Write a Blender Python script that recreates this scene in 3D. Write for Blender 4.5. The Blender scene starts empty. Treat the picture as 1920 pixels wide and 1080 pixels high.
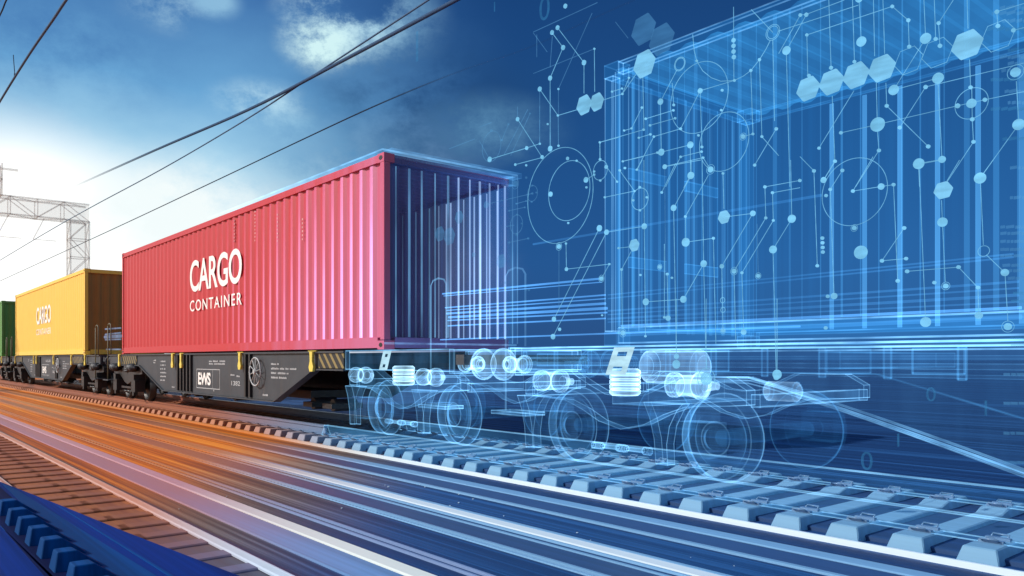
import bpy, bmesh, math, random
from mathutils import Vector, Matrix
random.seed(7)
scene = bpy.context.scene
COL = scene.collection
PI = math.pi
R = math.radians

# ---------------------------------------------------------------- camera frame
F = 1480.0                       # focal length in units of a 1920-wide frame
S_, C_ = 0.6416, 0.7670          # the track runs along X, the camera looks along (-C, S)
EYE = 1.05                       # above rail top
HZ = 673.0                       # horizon row
YC = 6.49                        # centre of the train's track
GZ = -0.25                       # ground level (rail top is 0)

def at(px, py, Y):
    """point of the vertical plane Y = const seen at a photo pixel"""
    r = (px - 960) / F
    X = Y * (r * S_ - C_) / (S_ + r * C_)
    d = -X * C_ + Y * S_
    return Vector((X, Y, EYE + (HZ - py) * d / F))
def depth(p): return -p[0] * C_ + p[1] * S_
def skydir(px, py):
    a, b = (px - 960) / F, (HZ - py) / F
    return Vector((-C_ + a * S_, S_ + a * C_, b)).normalized()

# ---------------------------------------------------------------- node helpers
class NT:
    def __init__(s, nt): s.nt = nt
    def n(s, t, **kw):
        nd = s.nt.nodes.new(t)
        for k, v in kw.items():
            if isinstance(k, str) and hasattr(nd, k): setattr(nd, k, v)
        return nd
    def put(s, sock, v):
        if isinstance(v, bpy.types.NodeSocket): s.nt.links.new(v, sock)
        else: sock.default_value = v
    def math(s, op, a, b=0.0, c=None, clamp=False):
        nd = s.nt.nodes.new('ShaderNodeMath'); nd.operation = op; nd.use_clamp = clamp
        s.put(nd.inputs[0], a); s.put(nd.inputs[1], b)
        if c is not None: s.put(nd.inputs[2], c)
        return nd.outputs[0]
    def vmath(s, op, a, b=(0, 0, 0)):
        nd = s.nt.nodes.new('ShaderNodeVectorMath'); nd.operation = op
        s.put(nd.inputs[0], a); s.put(nd.inputs[1], b)
        return nd.outputs['Value'] if op in ('DOT_PRODUCT', 'LENGTH', 'DISTANCE') else nd.outputs[0]
    def mix(s, f, a, b, mode='MIX'):
        nd = s.nt.nodes.new('ShaderNodeMix'); nd.data_type = 'RGBA'; nd.blend_type = mode
        s.put(nd.inputs[0], f)
        for k, v in ((6, a), (7, b)):
            s.put(nd.inputs[k], v if isinstance(v, bpy.types.NodeSocket) else (*v[:3], 1))
        return nd.outputs[2]
    def rng(s, v, a, b, c=0.0, d=1.0, smooth=True):
        nd = s.nt.nodes.new('ShaderNodeMapRange'); nd.interpolation_type = 'SMOOTHSTEP' if smooth else 'LINEAR'
        s.put(nd.inputs[0], v)
        for i, q in enumerate((a, b, c, d)): nd.inputs[i + 1].default_value = q
        return nd.outputs[0]
    def noise(s, vec, scale, detail=4, rough=.55):
        nd = s.nt.nodes.new('ShaderNodeTexNoise'); s.put(nd.inputs['Vector'], vec)
        nd.inputs['Scale'].default_value = scale; nd.inputs['Detail'].default_value = detail
        nd.inputs['Roughness'].default_value = rough
        return nd.outputs[0]
    def ramp(s, f, stops):
        nd = s.nt.nodes.new('ShaderNodeValToRGB'); s.put(nd.inputs[0], f)
        e = nd.color_ramp.elements
        while len(e) < len(stops): e.new(.5)
        for el, (p, c) in zip(e, stops): el.position = p; el.color = (*c[:3], 1)
        return nd.outputs[0]
    def pos(s): return s.n('ShaderNodeNewGeometry').outputs['Position']
    def scaled(s, v, k): return s.vmath('MULTIPLY', v, k)

def new_mat(name):
    m = bpy.data.materials.new(name); m.use_nodes = True
    nt = m.node_tree; nt.nodes.clear()
    h = NT(nt); out = nt.nodes.new('ShaderNodeOutputMaterial')
    return m, h, out
def principled(h, out, col, rough=.5, metal=0.0, bump=None, spec=None):
    p = h.nt.nodes.new('ShaderNodeBsdfPrincipled')
    h.put(p.inputs['Base Color'], col if isinstance(col, bpy.types.NodeSocket) else (*col[:3], 1))
    h.put(p.inputs['Roughness'], rough); p.inputs['Metallic'].default_value = metal
    if spec is not None: p.inputs['Specular IOR Level'].default_value = spec
    if bump is not None:
        b = h.nt.nodes.new('ShaderNodeBump'); b.inputs['Strength'].default_value = bump[1]
        b.inputs['Distance'].default_value = bump[2]
        h.nt.links.new(bump[0], b.inputs['Height']); h.nt.links.new(b.outputs[0], p.inputs['Normal'])
    h.nt.links.new(p.outputs[0], out.inputs[0])
    return p
def paint(name, col, var=.12, rough=.5, metal=0.0, dirt=(.10, .07, .05), dirtamt=.25):
    m, h, out = new_mat(name); P = h.pos()
    n1 = h.noise(P, 3.0, 6); n2 = h.noise(h.scaled(P, (6, 6, .5)), 2.0, 5)
    c = h.mix(h.math('MULTIPLY', h.rng(n2, .5, .75), dirtamt), col, dirt)
    c = h.mix(h.rng(n1, .3, .7, 0, var), c, tuple(min(1, v * 1.35 + .01) for v in col))
    principled(h, out, c, rough, metal, (h.noise(P, 30.0, 3), .08, .01))
    return m
def ublend(h, lo, hi, wob=.6):
    """0 on the end painted with orange sun glow, 1 on the blue end (a fixed direction of the ground)"""
    P = h.pos()
    u = h.vmath('DOT_PRODUCT', P, (S_, C_, 0))
    w = h.math('MULTIPLY', h.math('SUBTRACT', h.noise(h.scaled(P, (.25, 1.4, .4)), 1.0, 3), .5), wob)
    return h.rng(h.math('ADD', u, w), lo, hi)

def holo(name, col, base, rim, power=2.0, var=.5, nscale=3.0):
    """clear shell that gives off its own light, brighter where it turns edge-on"""
    m, h, out = new_mat(name)
    lw = h.n('ShaderNodeLayerWeight'); lw.inputs[0].default_value = .5
    k = h.math('ADD', h.math('MULTIPLY', h.math('POWER', lw.outputs['Facing'], power), rim), base)
    n = h.noise(h.scaled(h.pos(), (1, 1, .25)), nscale, 4)
    k = h.math('MULTIPLY', k, h.rng(n, .3, .75, 1 - var, 1 + var))
    e = h.n('ShaderNodeEmission'); e.inputs[0].default_value = (*col, 1); h.put(e.inputs[1], k)
    t = h.n('ShaderNodeBsdfTransparent')
    a = h.n('ShaderNodeAddShader'); h.nt.links.new(t.outputs[0], a.inputs[0]); h.nt.links.new(e.outputs[0], a.inputs[1])
    h.nt.links.new(a.outputs[0], out.inputs[0])
    return m
def glow(name, col, k, alpha=1.0):
    m, h, out = new_mat(name)
    e = h.n('ShaderNodeEmission'); e.inputs[0].default_value = (*col, 1); h.put(e.inputs[1], h.rng(h.noise(h.scaled(h.pos(), (3, 3, 14)), 1.0, 4), .3, .7, k * .8, k * 1.18))
    if alpha >= 1: h.nt.links.new(e.outputs[0], out.inputs[0])
    else:
        t = h.n('ShaderNodeBsdfTransparent'); x = h.n('ShaderNodeMixShader'); x.inputs[0].default_value = alpha
        h.nt.links.new(t.outputs[0], x.inputs[1]); h.nt.links.new(e.outputs[0], x.inputs[2])
        h.nt.links.new(x.outputs[0], out.inputs[0])
    return m

# ---------------------------------------------------------------- materials
M = {}
ICE = (.20, .58, .96)
M['shell'] = holo('hologram shell', (.020, .30, .78), .050, .11, 2.0, .35, .8)
M['roofshell'] = holo('hologram roof shell', (.050, .38, .82), .115, .30, 1.5, .25, .8)
M['ribs'] = holo('hologram rib light', (.12, .46, .88), .19, .15, 1.5, .5, .5)
M['xray'] = holo('hologram metal', (.12, .42, .84), .022, .26, 2.6, .6, 5.0)
M['xrayfaint'] = holo('hologram far metal', (.05, .32, .80), .012, .085, 2.6, .5, 4.0)
M['xedge'] = holo('hologram edge light', (.22, .56, .92), .15, .10, 1.5, .75, 2.2)
M['xedgefaint'] = holo('hologram fine edge light', (.10, .42, .86), .055, .04, 1.5, .6, 1.4)
M['railshell'] = holo('hologram rail', (.09, .42, .85), .035, .16, 1.6, .4, .8)
M['railedge'] = holo('hologram rail edge', (.30, .66, .95), .22, .1, 1.5, .5, 1.2)
M['springlight'] = holo('hologram spring', (.45, .76, .98), .22, .8, 1.8, .5, 6.0)
M['plate'] = glow('bright plate', (.50, .80, .95), 1.0, .85)
M['xwhite'] = holo('hologram bright fitting', (.36, .66, .95), .10, .50, 2.2, .6, 7.0)
M['node'] = glow('network node light', (.22, .63, .95), 1.0, .64)
M['link'] = glow('network link light', (.22, .64, .98), .9, .44)
M['faintlink'] = glow('faint network light', (.14, .45, .85), .7, .22)
M['hexlight'] = glow('hexagon light', (.24, .64, .95), .95, .64)
M['hexpale'] = glow('pale hexagon light', (.12, .42, .80), .8, .18)
M['beam'] = holo('streaming light', (.12, .42, .95), .27, .12, 1, .5, .6)
M['beamfaint'] = holo('faint streaming light', (.10, .44, 1.0), .07, .03, 1, .5, .6)
M['digit'] = glow('digit light', (.06, .32, .66), .7, .22)
M['finefold'] = holo('fine fold light', (.09, .44, .90), .085, .03, 1, .7, .6)
M['inrib'] = holo('inner wall light', (.40, .62, 1.0), .24, .2, 1, .75, .9)

def red_mat():
    m, h, out = new_mat('red container paint'); P = h.pos()
    sx = h.n('ShaderNodeSeparateXYZ'); h.put(sx.inputs[0], P)
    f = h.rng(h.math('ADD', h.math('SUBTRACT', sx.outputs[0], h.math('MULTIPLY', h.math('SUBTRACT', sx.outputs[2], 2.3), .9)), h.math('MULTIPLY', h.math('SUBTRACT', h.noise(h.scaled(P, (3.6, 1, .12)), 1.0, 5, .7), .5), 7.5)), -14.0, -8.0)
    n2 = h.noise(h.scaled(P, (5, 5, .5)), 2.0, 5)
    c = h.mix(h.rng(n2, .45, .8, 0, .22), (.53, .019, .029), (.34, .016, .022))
    c = h.mix(h.math('MULTIPLY', f, .42), c, (.54, .26, .56))  # pink corrugation highlights painted into the red towards the open end
    principled(h, out, c, .42, 0, (h.noise(P, 25.0, 3), .06, .01))
    return m
M['red'] = red_mat()
def veil(name, col, axis, lo, hi, a0, a1, em=(.02, .05, .2), k=.25):
    """painted sheet that turns to clear glowing film along one axis"""
    m, h, out = new_mat(name); P = h.pos(); sp = h.n('ShaderNodeSeparateXYZ'); h.put(sp.inputs[0], P)
    f = h.rng(sp.outputs[axis], lo, hi, a0, a1)
    pr = principled(h, out, h.mix(h.rng(h.noise(h.scaled(P, (4, 4, .4)), 1.5, 4), .35, .7, 0, .5), col, tuple(v * .5 for v in col)), .5)
    t = h.n('ShaderNodeBsdfTransparent'); e = h.n('ShaderNodeEmission'); e.inputs[0].default_value = (*em, 1)
    lw = h.n('ShaderNodeLayerWeight'); h.put(e.inputs[1], h.math('ADD', h.math('MULTIPLY', lw.outputs['Facing'], k), k * .4))
    ad = h.n('ShaderNodeAddShader'); h.nt.links.new(t.outputs[0], ad.inputs[0]); h.nt.links.new(e.outputs[0], ad.inputs[1])
    mx = h.n('ShaderNodeMixShader'); h.put(mx.inputs[0], f); h.nt.links.new(ad.outputs[0], mx.inputs[1]); h.nt.links.new(pr.outputs[0], mx.inputs[2])
    h.nt.links.new(mx.outputs[0], out.inputs[0]); return m
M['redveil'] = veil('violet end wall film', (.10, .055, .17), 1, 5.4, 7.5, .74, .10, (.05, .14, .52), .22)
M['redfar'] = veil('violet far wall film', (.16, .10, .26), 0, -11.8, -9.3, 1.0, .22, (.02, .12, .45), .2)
M['redroof'] = veil('violet roof film', (.30, .20, .46), 0, -11.5, -9.0, 1.0, .6, (.04, .15, .5), .3)
M['codepaint'] = paint('worn pink code paint', (.66, .30, .32), .2, .6)
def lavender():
    m, h, out = new_mat('lavender highlight glow'); P = h.pos(); sp = h.n('ShaderNodeSeparateXYZ'); h.put(sp.inputs[0], P)
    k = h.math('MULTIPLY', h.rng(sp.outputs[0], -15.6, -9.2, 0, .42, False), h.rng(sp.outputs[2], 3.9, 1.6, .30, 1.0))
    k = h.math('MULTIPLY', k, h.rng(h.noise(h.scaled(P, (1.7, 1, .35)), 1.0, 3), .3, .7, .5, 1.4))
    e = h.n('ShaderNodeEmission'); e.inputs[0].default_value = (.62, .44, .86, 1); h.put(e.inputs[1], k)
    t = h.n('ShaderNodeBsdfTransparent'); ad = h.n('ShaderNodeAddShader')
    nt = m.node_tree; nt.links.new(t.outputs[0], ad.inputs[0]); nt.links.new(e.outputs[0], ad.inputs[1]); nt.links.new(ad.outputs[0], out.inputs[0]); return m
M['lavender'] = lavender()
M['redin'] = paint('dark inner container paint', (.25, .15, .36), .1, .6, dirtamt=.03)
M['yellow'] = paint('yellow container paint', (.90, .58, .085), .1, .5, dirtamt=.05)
M['yellowshade'] = paint('shaded yellow end wall', (.36, .17, .03), .15, .6)  # yellow darkened in the colour for the shaded end walls
M['green'] = paint('green container paint', (.095, .29, .06), .15, .5)
M['letter'] = paint('white lettering paint', (.88, .87, .84), .05, .5, dirtamt=.05)
M['steel'] = paint('dark blue grey wagon paint', (.030, .036, .046), .5, .55, .0)
M['black'] = paint('black oily steel', (.012, .013, .016), .4, .45, .0)
M['fleck'] = paint('grey stencil paint', (.42, .44, .46), .1, .6)
M['yellowfit'] = paint('yellow fitting paint', (.75, .60, .10), .1, .5)
m_, h_, o_ = new_mat('dark wire'); principled(h_, o_, h_.mix(h_.noise(h_.pos(), 1.5, 2), (.018, .040, .085), (.030, .060, .115)), .7, spec=.1); M['railgrey'] = paint('grey green handrail', (.16, .15, .09), .1, .6)
M['wire'] = m_
m_, h_, o_ = new_mat('grey blue wire'); principled(h_, o_, h_.mix(h_.noise(h_.pos(), 1.5, 2), (.055, .11, .21), (.075, .14, .25)), .7, spec=.1); M['wiregrey'] = m_
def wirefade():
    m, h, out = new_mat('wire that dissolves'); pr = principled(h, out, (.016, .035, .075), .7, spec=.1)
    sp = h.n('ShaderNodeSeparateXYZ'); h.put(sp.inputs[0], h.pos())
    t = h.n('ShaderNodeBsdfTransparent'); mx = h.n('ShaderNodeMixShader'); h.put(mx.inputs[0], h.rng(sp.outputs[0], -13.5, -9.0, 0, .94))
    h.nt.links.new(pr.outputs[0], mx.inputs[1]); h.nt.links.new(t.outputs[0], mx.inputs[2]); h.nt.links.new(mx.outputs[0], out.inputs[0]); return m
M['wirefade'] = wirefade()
def translucent(name, col, lo=None, hi=None, a=.5):
    m, h, out = new_mat(name); pr = principled(h, out, col, .8, spec=.05); t = h.n('ShaderNodeBsdfTransparent'); mx = h.n('ShaderNodeMixShader')
    if lo is None: mx.inputs[0].default_value = a
    else:
        sp = h.n('ShaderNodeSeparateXYZ'); h.put(sp.inputs[0], h.pos()); h.put(mx.inputs[0], h.rng(sp.outputs[0], lo, hi, 0, a))
    h.nt.links.new(t.outputs[0], mx.inputs[1]); h.nt.links.new(pr.outputs[0], mx.inputs[2]); h.nt.links.new(mx.outputs[0], out.inputs[0]); return m
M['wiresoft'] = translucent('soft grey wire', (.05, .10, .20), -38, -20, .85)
M['gantryframe'] = translucent('glare paled gantry steel', (.75, .70, .66), a=.30)  # pale see-through tone stands in for glare over the gantry
M['gantryveil'] = translucent('glare veil gantry plate', (.62, .56, .52), a=.16)  # faint plates fill the lattice with painted glare
M['gantry'] = paint('glare paled beige gantry', (.93, .90, .87), .03, .8, dirtamt=.0)

def hazard_mat():
    m, h, out = new_mat('hazard stripes'); P = h.pos()
    v = h.vmath('DOT_PRODUCT', P, (5.2, 0, 5.2))
    f = h.math('GREATER_THAN', h.math('FRACT', v), .62)
    principled(h, out, h.mix(f, (.016, .017, .018), (.25, .19, .07)), .55)
    return m
M['hazard'] = hazard_mat()

def streaks(h):
    P = h.pos()
    a = h.noise(h.scaled(P, (.035, 5.0, 1)), 1.0, 6, .7)
    b = h.noise(h.scaled(P, (.12, 22.0, 1)), 1.0, 4, .6)
    return h.math('ADD', h.math('MULTIPLY', a, .65), h.math('MULTIPLY', b, .35))
def ground_mat():
    m, h, out = new_mat('streaked ballast ground'); P = h.pos()
    s = h.rng(streaks(h), .36, .64, 0, 1)
    sunglow = h.ramp(s, [(0, (.24, .044, .001)), (.45, (.52, .125, .003)), (.8, (.76, .215, .008)), (1, (.86, .32, .03))])  # orange reflected sunlight painted into the ground colour
    mid = h.ramp(s, [(0, (.060, .046, .046)), (.6, (.115, .085, .070)), (1, (.26, .22, .20))])
    blue = h.ramp(s, [(0, (.003, .026, .105)), (.6, (.006, .048, .170)), (1, (.022, .115, .33))])
    c = h.mix(ublend(h, -4.6, -2.0, .8), sunglow, mid)
    c = h.mix(ublend(h, -2.5, -.7, .6), c, blue)
    sp = h.n('ShaderNodeSeparateXYZ'); h.put(sp.inputs[0], P)      # beyond the track the ground is blue much farther down the line
    c = h.mix(h.math('MULTIPLY', h.rng(sp.outputs[1], 7.4, 8.6), h.rng(h.math('ADD', sp.outputs[0], h.math('MULTIPLY', sp.outputs[1], 2.4)), -20, -3)), c, blue)
    g = h.noise(P, 60.0, 3)
    c = h.mix(.25, c, h.mix(1.0, c, h.ramp(g, [(0, (.4, .4, .4)), (1, (1.5, 1.5, 1.5))]), 'MULTIPLY'))
    principled(h, out, c, .6, 0, (h.math('ADD', g, streaks(h)), .25, .01), .3)
    return m
M['ground'] = ground_mat()
def strip_mat(name, sunglow, blue, lo=-5.0, hi=-1.4, rough=.4, fade=.35):  # the orange end has the sun's glow painted into its colour
    m, h, out = new_mat(name); s = h.rng(streaks(h), .38, .62)
    f = ublend(h, lo, hi, .8)
    c = h.mix(f, sunglow, blue)
    c = h.mix(h.math('MULTIPLY', s, fade), c, h.mix(f, (.50, .17, .035), tuple(v * .35 for v in blue)))
    principled(h, out, c, rough)
    return m
M['sleeper'] = strip_mat('concrete sleeper', (.40, .15, .075), (.165, .37, .57), -5.4, -1.6, .7, .3)
M['sleepernear'] = strip_mat('brown tinted sleeper', (.27, .086, .042), (.14, .175, .32), -3.1, -1.0, .7, .3)
M['bed'] = strip_mat('ballast bed', (.32, .085, .030), (.010, .058, .18), -7.5, -2.6, .7, .5)
M['bednear'] = strip_mat('brown ballast bed', (.25, .068, .022), (.085, .098, .155), -3.4, -1.2, .7, .5)
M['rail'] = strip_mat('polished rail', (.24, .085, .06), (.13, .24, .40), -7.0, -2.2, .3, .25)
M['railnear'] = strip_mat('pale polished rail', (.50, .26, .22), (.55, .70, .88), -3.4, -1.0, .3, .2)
M['railshade'] = strip_mat('shaded rail side', (.055, .022, .016), (.012, .03, .09), -3.4, -1.0, .5, .2)
M['white'] = strip_mat('white streak strip', (.48, .175, .04), (.72, .86, .94), -4.4, -1.2, .45, .2)  # white put into the strips for bright streaks of light
M['paleblue'] = strip_mat('pale blue strip', (.46, .155, .030), (.20, .42, .68), -4.6, -1.2, .45, .3)
M['violet'] = strip_mat('slate streak strip', (.34, .12, .05), (.028, .075, .21), -4.4, -1.2, .45, .4)
M['slate'] = strip_mat('slate blue strip', (.40, .15, .05), (.20, .30, .52), -4.2, -1.2, .45, .3)
M['lilac'] = strip_mat('lilac strip', (.42, .20, .24), (.15, .34, .66), -3.4, -.8, .5, .45)
M['lilacwhite'] = strip_mat('cream strip', (.56, .30, .34), (.82, .90, .85), -3.6, -.9, .45, .15)
def navy_mat(name, col):
    m, h, out = new_mat(name); s = h.rng(streaks(h), .38, .62)
    principled(h, out, h.mix(s, tuple(v * .75 for v in col), tuple(v * 1.3 for v in col)), .8, spec=.1)
    return m
M['navy'] = navy_mat('navy wedge', (.0003, .024, .185))
M['navylight'] = navy_mat('blue wedge band', (.0004, .052, .215))
M['navydark'] = navy_mat('dark blue wedge bed', (.0003, .006, .060))
M['navyblock'] = navy_mat('blue block', (.0006, .055, .21))

# ---------------------------------------------------------------- mesh helpers
class MB:
    def __init__(s): s.bm = bmesh.new(); s.mi = 0
    def face(s, vs):
        try: f = s.bm.faces.new(vs)
        except ValueError: return None
        f.material_index = s.mi; return f
    def hull8(s, p):
        v = [s.bm.verts.new(q) for q in p]
        for a in ((0, 3, 2, 1), (4, 5, 6, 7), (0, 1, 5, 4), (1, 2, 6, 5), (2, 3, 7, 6), (3, 0, 4, 7)): s.face([v[i] for i in a])
        return s
    def box(s, x0, x1, y0, y1, z0, z1):
        return s.hull8([(x0, y0, z0), (x1, y0, z0), (x1, y1, z0), (x0, y1, z0), (x0, y0, z1), (x1, y0, z1), (x1, y1, z1), (x0, y1, z1)])
    def prism(s, poly, y0, y1):
        """polygon in (x, z), extruded along y"""
        a = [s.bm.verts.new((x, y0, z)) for x, z in poly]; b = [s.bm.verts.new((x, y1, z)) for x, z in poly]
        s.face(a[::-1]); s.face(b); n = len(a)
        for i in range(n): s.face([a[i], a[(i + 1) % n], b[(i + 1) % n], b[i]])
        return s
    def sweepx(s, poly, x0, x1):
        """polygon in (y, z), extruded along x"""
        a = [s.bm.verts.new((x0, y, z)) for y, z in poly]; b = [s.bm.verts.new((x1, y, z)) for y, z in poly]
        s.face(a); s.face(b[::-1]); n = len(a)
        for i in range(n): s.face([a[(i + 1) % n], a[i], b[i], b[(i + 1) % n]])
        return s
    def lathe(s, prof, n=28, axis='y', c=(0, 0, 0)):
        """profile of (r, t); t runs along the axis"""
        rings = []
        for r, t in prof:
            ring = []
            for k in range(n):
                a = 2 * PI * k / n; u, v = r * math.cos(a), r * math.sin(a)
                p = (u, t, v) if axis == 'y' else (t, u, v) if axis == 'x' else (u, v, t)
                ring.append(s.bm.verts.new((c[0] + p[0], c[1] + p[1], c[2] + p[2])))
            rings.append(ring)
        for a, b in zip(rings, rings[1:]):
            for k in range(n): 
                f = s.face([a[k], a[(k + 1) % n], b[(k + 1) % n], b[k]])
                if f: f.smooth = True
        s.face(rings[0][::-1]); s.face(rings[-1])
        return s
    def tube(s, pts, r, n=6, closed=False):
        pts = [Vector(p) for p in pts]; rings = []; m = len(pts)
        for i, p in enumerate(pts):
            if closed: d = pts[(i + 1) % m] - pts[i - 1]
            else: d = pts[min(i + 1, m - 1)] - pts[max(i - 1, 0)]
            d.normalize()
            up = Vector((0, 0, 1)) if abs(d.z) < .9 else Vector((1, 0, 0))
            a = d.cross(up).normalized(); b = a.cross(d)
            rr = r[i] if isinstance(r, (list, tuple)) else r
            rings.append([s.bm.verts.new(p + a * (rr * math.cos(2 * PI * k / n)) + b * (rr * math.sin(2 * PI * k / n))) for k in range(n)])
        for i in range(m if closed else m - 1):
            A, B = rings[i], rings[(i + 1) % m]
            for k in range(n):
                f = s.face([A[k], A[(k + 1) % n], B[(k + 1) % n], B[k]])
                if f: f.smooth = True
        if not closed: s.face(rings[0][::-1]); s.face(rings[-1])
        return s
    def sheet(s, prof, z0, z1, flip=False):
        """open wall that follows a line of (x, y), from z0 to z1"""
        a = [s.bm.verts.new((x, y, z0)) for x, y in prof]; b = [s.bm.verts.new((x, y, z1)) for x, y in prof]
        for i in range(len(a) - 1):
            f = [a[i], a[i + 1], b[i + 1], b[i]]
            s.face(f[::-1] if flip else f)
        return s
    def rim(s, r, ang=28, mi=1):
        """thin bars along every sharp edge (the bright outlines of the see-through parts)"""
        bm = s.bm; bm.normal_update(); segs = []
        for e in bm.edges:
            lf = e.link_faces
            if len(lf) == 2 and lf[0].normal.length > 0 and lf[1].normal.length > 0 and lf[0].normal.angle(lf[1].normal, 0) < R(ang): continue
            segs.append((e.verts[0].co.copy(), e.verts[1].co.copy()))
        old = s.mi; s.mi = mi
        for a, b in segs:
            if (a - b).length > .004: s.tube([a, b], r, 4)
        s.mi = old
        return s
    def build(s, name, mats, parent=None, smooth=False):
        me = bpy.data.meshes.new(name); s.bm.normal_update(); s.bm.to_mesh(me); s.bm.free()
        for m in (mats if isinstance(mats, (list, tuple)) else [mats]): me.materials.append(m)
        o = bpy.data.objects.new(name, me); COL.objects.link(o)
        if parent is not None: o.parent = parent
        return o

def tag(o, label=None, cat=None, group=None, kind=None):
    for k, v in (('label', label), ('category', cat), ('group', group), ('kind', kind)):
        if v: o[k] = v
    return o
def empty(name, loc=(0, 0, 0)):
    o = bpy.data.objects.new(name, None); COL.objects.link(o); o.location = loc; o.empty_display_size = .2
    return o
def text_mesh(name, body, size, mat, parent=None, sx=1.0, bold=0.0, thick=.004, spacing=1.0):
    cu = bpy.data.curves.new('lettering', 'FONT'); cu.body = body; cu.size = size; cu.offset = bold
    cu.extrude = thick; cu.space_character = spacing; cu.resolution_u = 6
    t = bpy.data.objects.new('lettering', cu); COL.objects.link(t)
    bpy.context.view_layer.update()
    me = bpy.data.meshes.new_from_object(t.evaluated_get(bpy.context.evaluated_depsgraph_get()))
    COL.objects.unlink(t); bpy.data.objects.remove(t)
    xs = [v.co.x for v in me.vertices]; ys = [v.co.y for v in me.vertices]
    x0, y0, w, hgt = min(xs), min(ys), max(xs) - min(xs), max(ys) - min(ys)
    for v in me.vertices:                   # stand the letters up in the x-z plane, facing -y, lower corner at the origin
        x, y, z = v.co
        v.co = ((x - x0) * sx, -z, y - y0)
    me.name = name; me.materials.clear(); me.materials.append(mat)
    o = bpy.data.objects.new(name, me); COL.objects.link(o)
    if parent is not None: o.parent = parent
    return o, w * sx, hgt

# ---------------------------------------------------------------- shipping containers
CL, CW, CH, CZ = 13.08, 2.264, 2.59, 1.176
def corr(x0, x1, y, dpt, pitch, sgn):
    """trapezoid corrugation as a line of (x, y)"""
    n = max(1, round((x1 - x0) / pitch)); p = (x1 - x0) / n; out = []
    for i in range(n):
        b = x0 + i * p
        out += [(b, y), (b + p * .26, y), (b + p * .50, y + sgn * dpt), (b + p * .76, y + sgn * dpt)]
    return out + [(x1, y)]
def container(xleft, kind, label, solid_end=True):
    t = empty('shipping_container', (xleft, YC, CZ)); tag(t, label, 'container', 'cargo containers standing on the freight wagons')
    hl = kind == 'holo'
    wall = M['shell'] if hl else M[kind]
    frame = [M['shell'], M['xedge']] if hl else M[kind]
    inner = M['redin'] if kind == 'red' else wall
    far = [M['shell'], M['xedgefaint']] if hl else (M['redin'] if kind == 'red' else M[kind])
    hw = CW / 2; er = .006
    def fin(b, name, mats=None, lab=None):
        if hl: b.rim(er)
        o = b.build(name, mats or frame, t)
        if lab: o['label'] = lab
        return o
    # long walls
    for sgn in (-1, 1):
        b = MB().sheet(corr(.12, CL - .12, sgn * (hw - .018), .028, .278, -sgn), .16, CH - .11, sgn > 0)
        b.build('side_wall', wall if (hl or sgn < 0) else M['redfar'] if kind == 'red' else inner, t)
        if kind == 'red' and sgn < 0:       # inner lining behind the near wall
            MB().box(.1, CL - .1, -hw + .062, -hw + .068, .16, CH - .11).build('inner_lining', M['redin'], t)
    # roof: corrugation runs across
    pr = corr(.1, CL - .1, CH - .045, .03, .21 if not hl else .26, -1)
    b = MB(); a_ = [b.bm.verts.new((x, -hw + .06, z)) for x, z in pr]; c_ = [b.bm.verts.new((x, hw - .06, z)) for x, z in pr]
    for i in range(len(a_) - 1): b.face([a_[i], a_[i + 1], c_[i + 1], c_[i]])
    b.build('roof', M['roofshell'] if hl else M['redroof'] if kind == 'red' else inner, t)
    if not hl:
        MB().box(.1, CL - .1, -hw + .06, hw - .06, CH - .035, CH - .02).build('roof_skin', M[kind], t)
    fin(MB().box(.12, CL - .12, -hw + .08, hw - .08, .13, .16), 'floor', ([M['shell'], M['xedgefaint']] if hl else M['redin']))
    # end walls
    for e, x in ((0, .06), (1, CL - .06)):
        line = corr(-hw + .1, hw - .1, 0, .036, .25, 1)
        b = MB(); sg = 1 if e == 0 else -1
        b.sheet([(x + sg * q, y) for y, q in line], .16, CH - .11, e == 0)
        b.build('end_wall', M['shell'] if hl else M['redveil'] if (e == 1 and not solid_end) else (M['yellowshade'] if kind == 'yellow' else M[kind]), t)
    # frame
    for sx in (0, CL - .1):
        for sy in (-hw, hw - .09):
            fin(MB().box(sx, sx + .1, sy, sy + .09, .13, CH - .12), 'corner_post', ([M['xray'], M['xedgefaint']] if (kind == 'red' and sx > 1 and sy > 0) else far) if sy > 0 else None)
    for sy in (-hw, hw - .06):
        fin(MB().box(.17, CL - .17, sy, sy + .06, CH - .11, CH - .01), 'top_rail', far if sy > 0 else None)
        fin(MB().box(.17, CL - .17, sy, sy + .06, .02, .16), 'bottom_rail', far if sy > 0 else None)
    for sx in (0, CL - .08):
        fin(MB().box(sx, sx + .08, -hw + .165, hw - .165, CH - .12, CH - .012), 'header_beam', ([M['redveil'], M['xedgefaint']] if (kind == 'red' and sx > 1) else far if hl else None))
        fin(MB().box(sx, sx + .08, -hw + .165, hw - .165, .02, .16), 'sill_beam', far if (hl or sx > 1) else None)
    for sx in (-.004, CL - .17 + .004):
        for sy in (-hw - .004, hw - .16 + .004):
            for z in (0, CH - .118):
                b = MB().box(sx, sx + .17, sy, sy + .16, z, z + .118)
                if not hl:
                    b.mi = 1; fy = sy - .003 if sy < 0 else sy + .16
                    b.prism([(sx + .085 + .045 * math.cos(k * PI / 6), z + .06 + .03 * math.sin(k * PI / 6)) for k in range(12)], fy, fy + .003)
                fin(b, 'corner_casting', far if hl else [M['xray'], M['xedgefaint']] if (kind == 'red' and sx > 1 and sy > 0) else [M[kind], M['black']])
    return t
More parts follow.
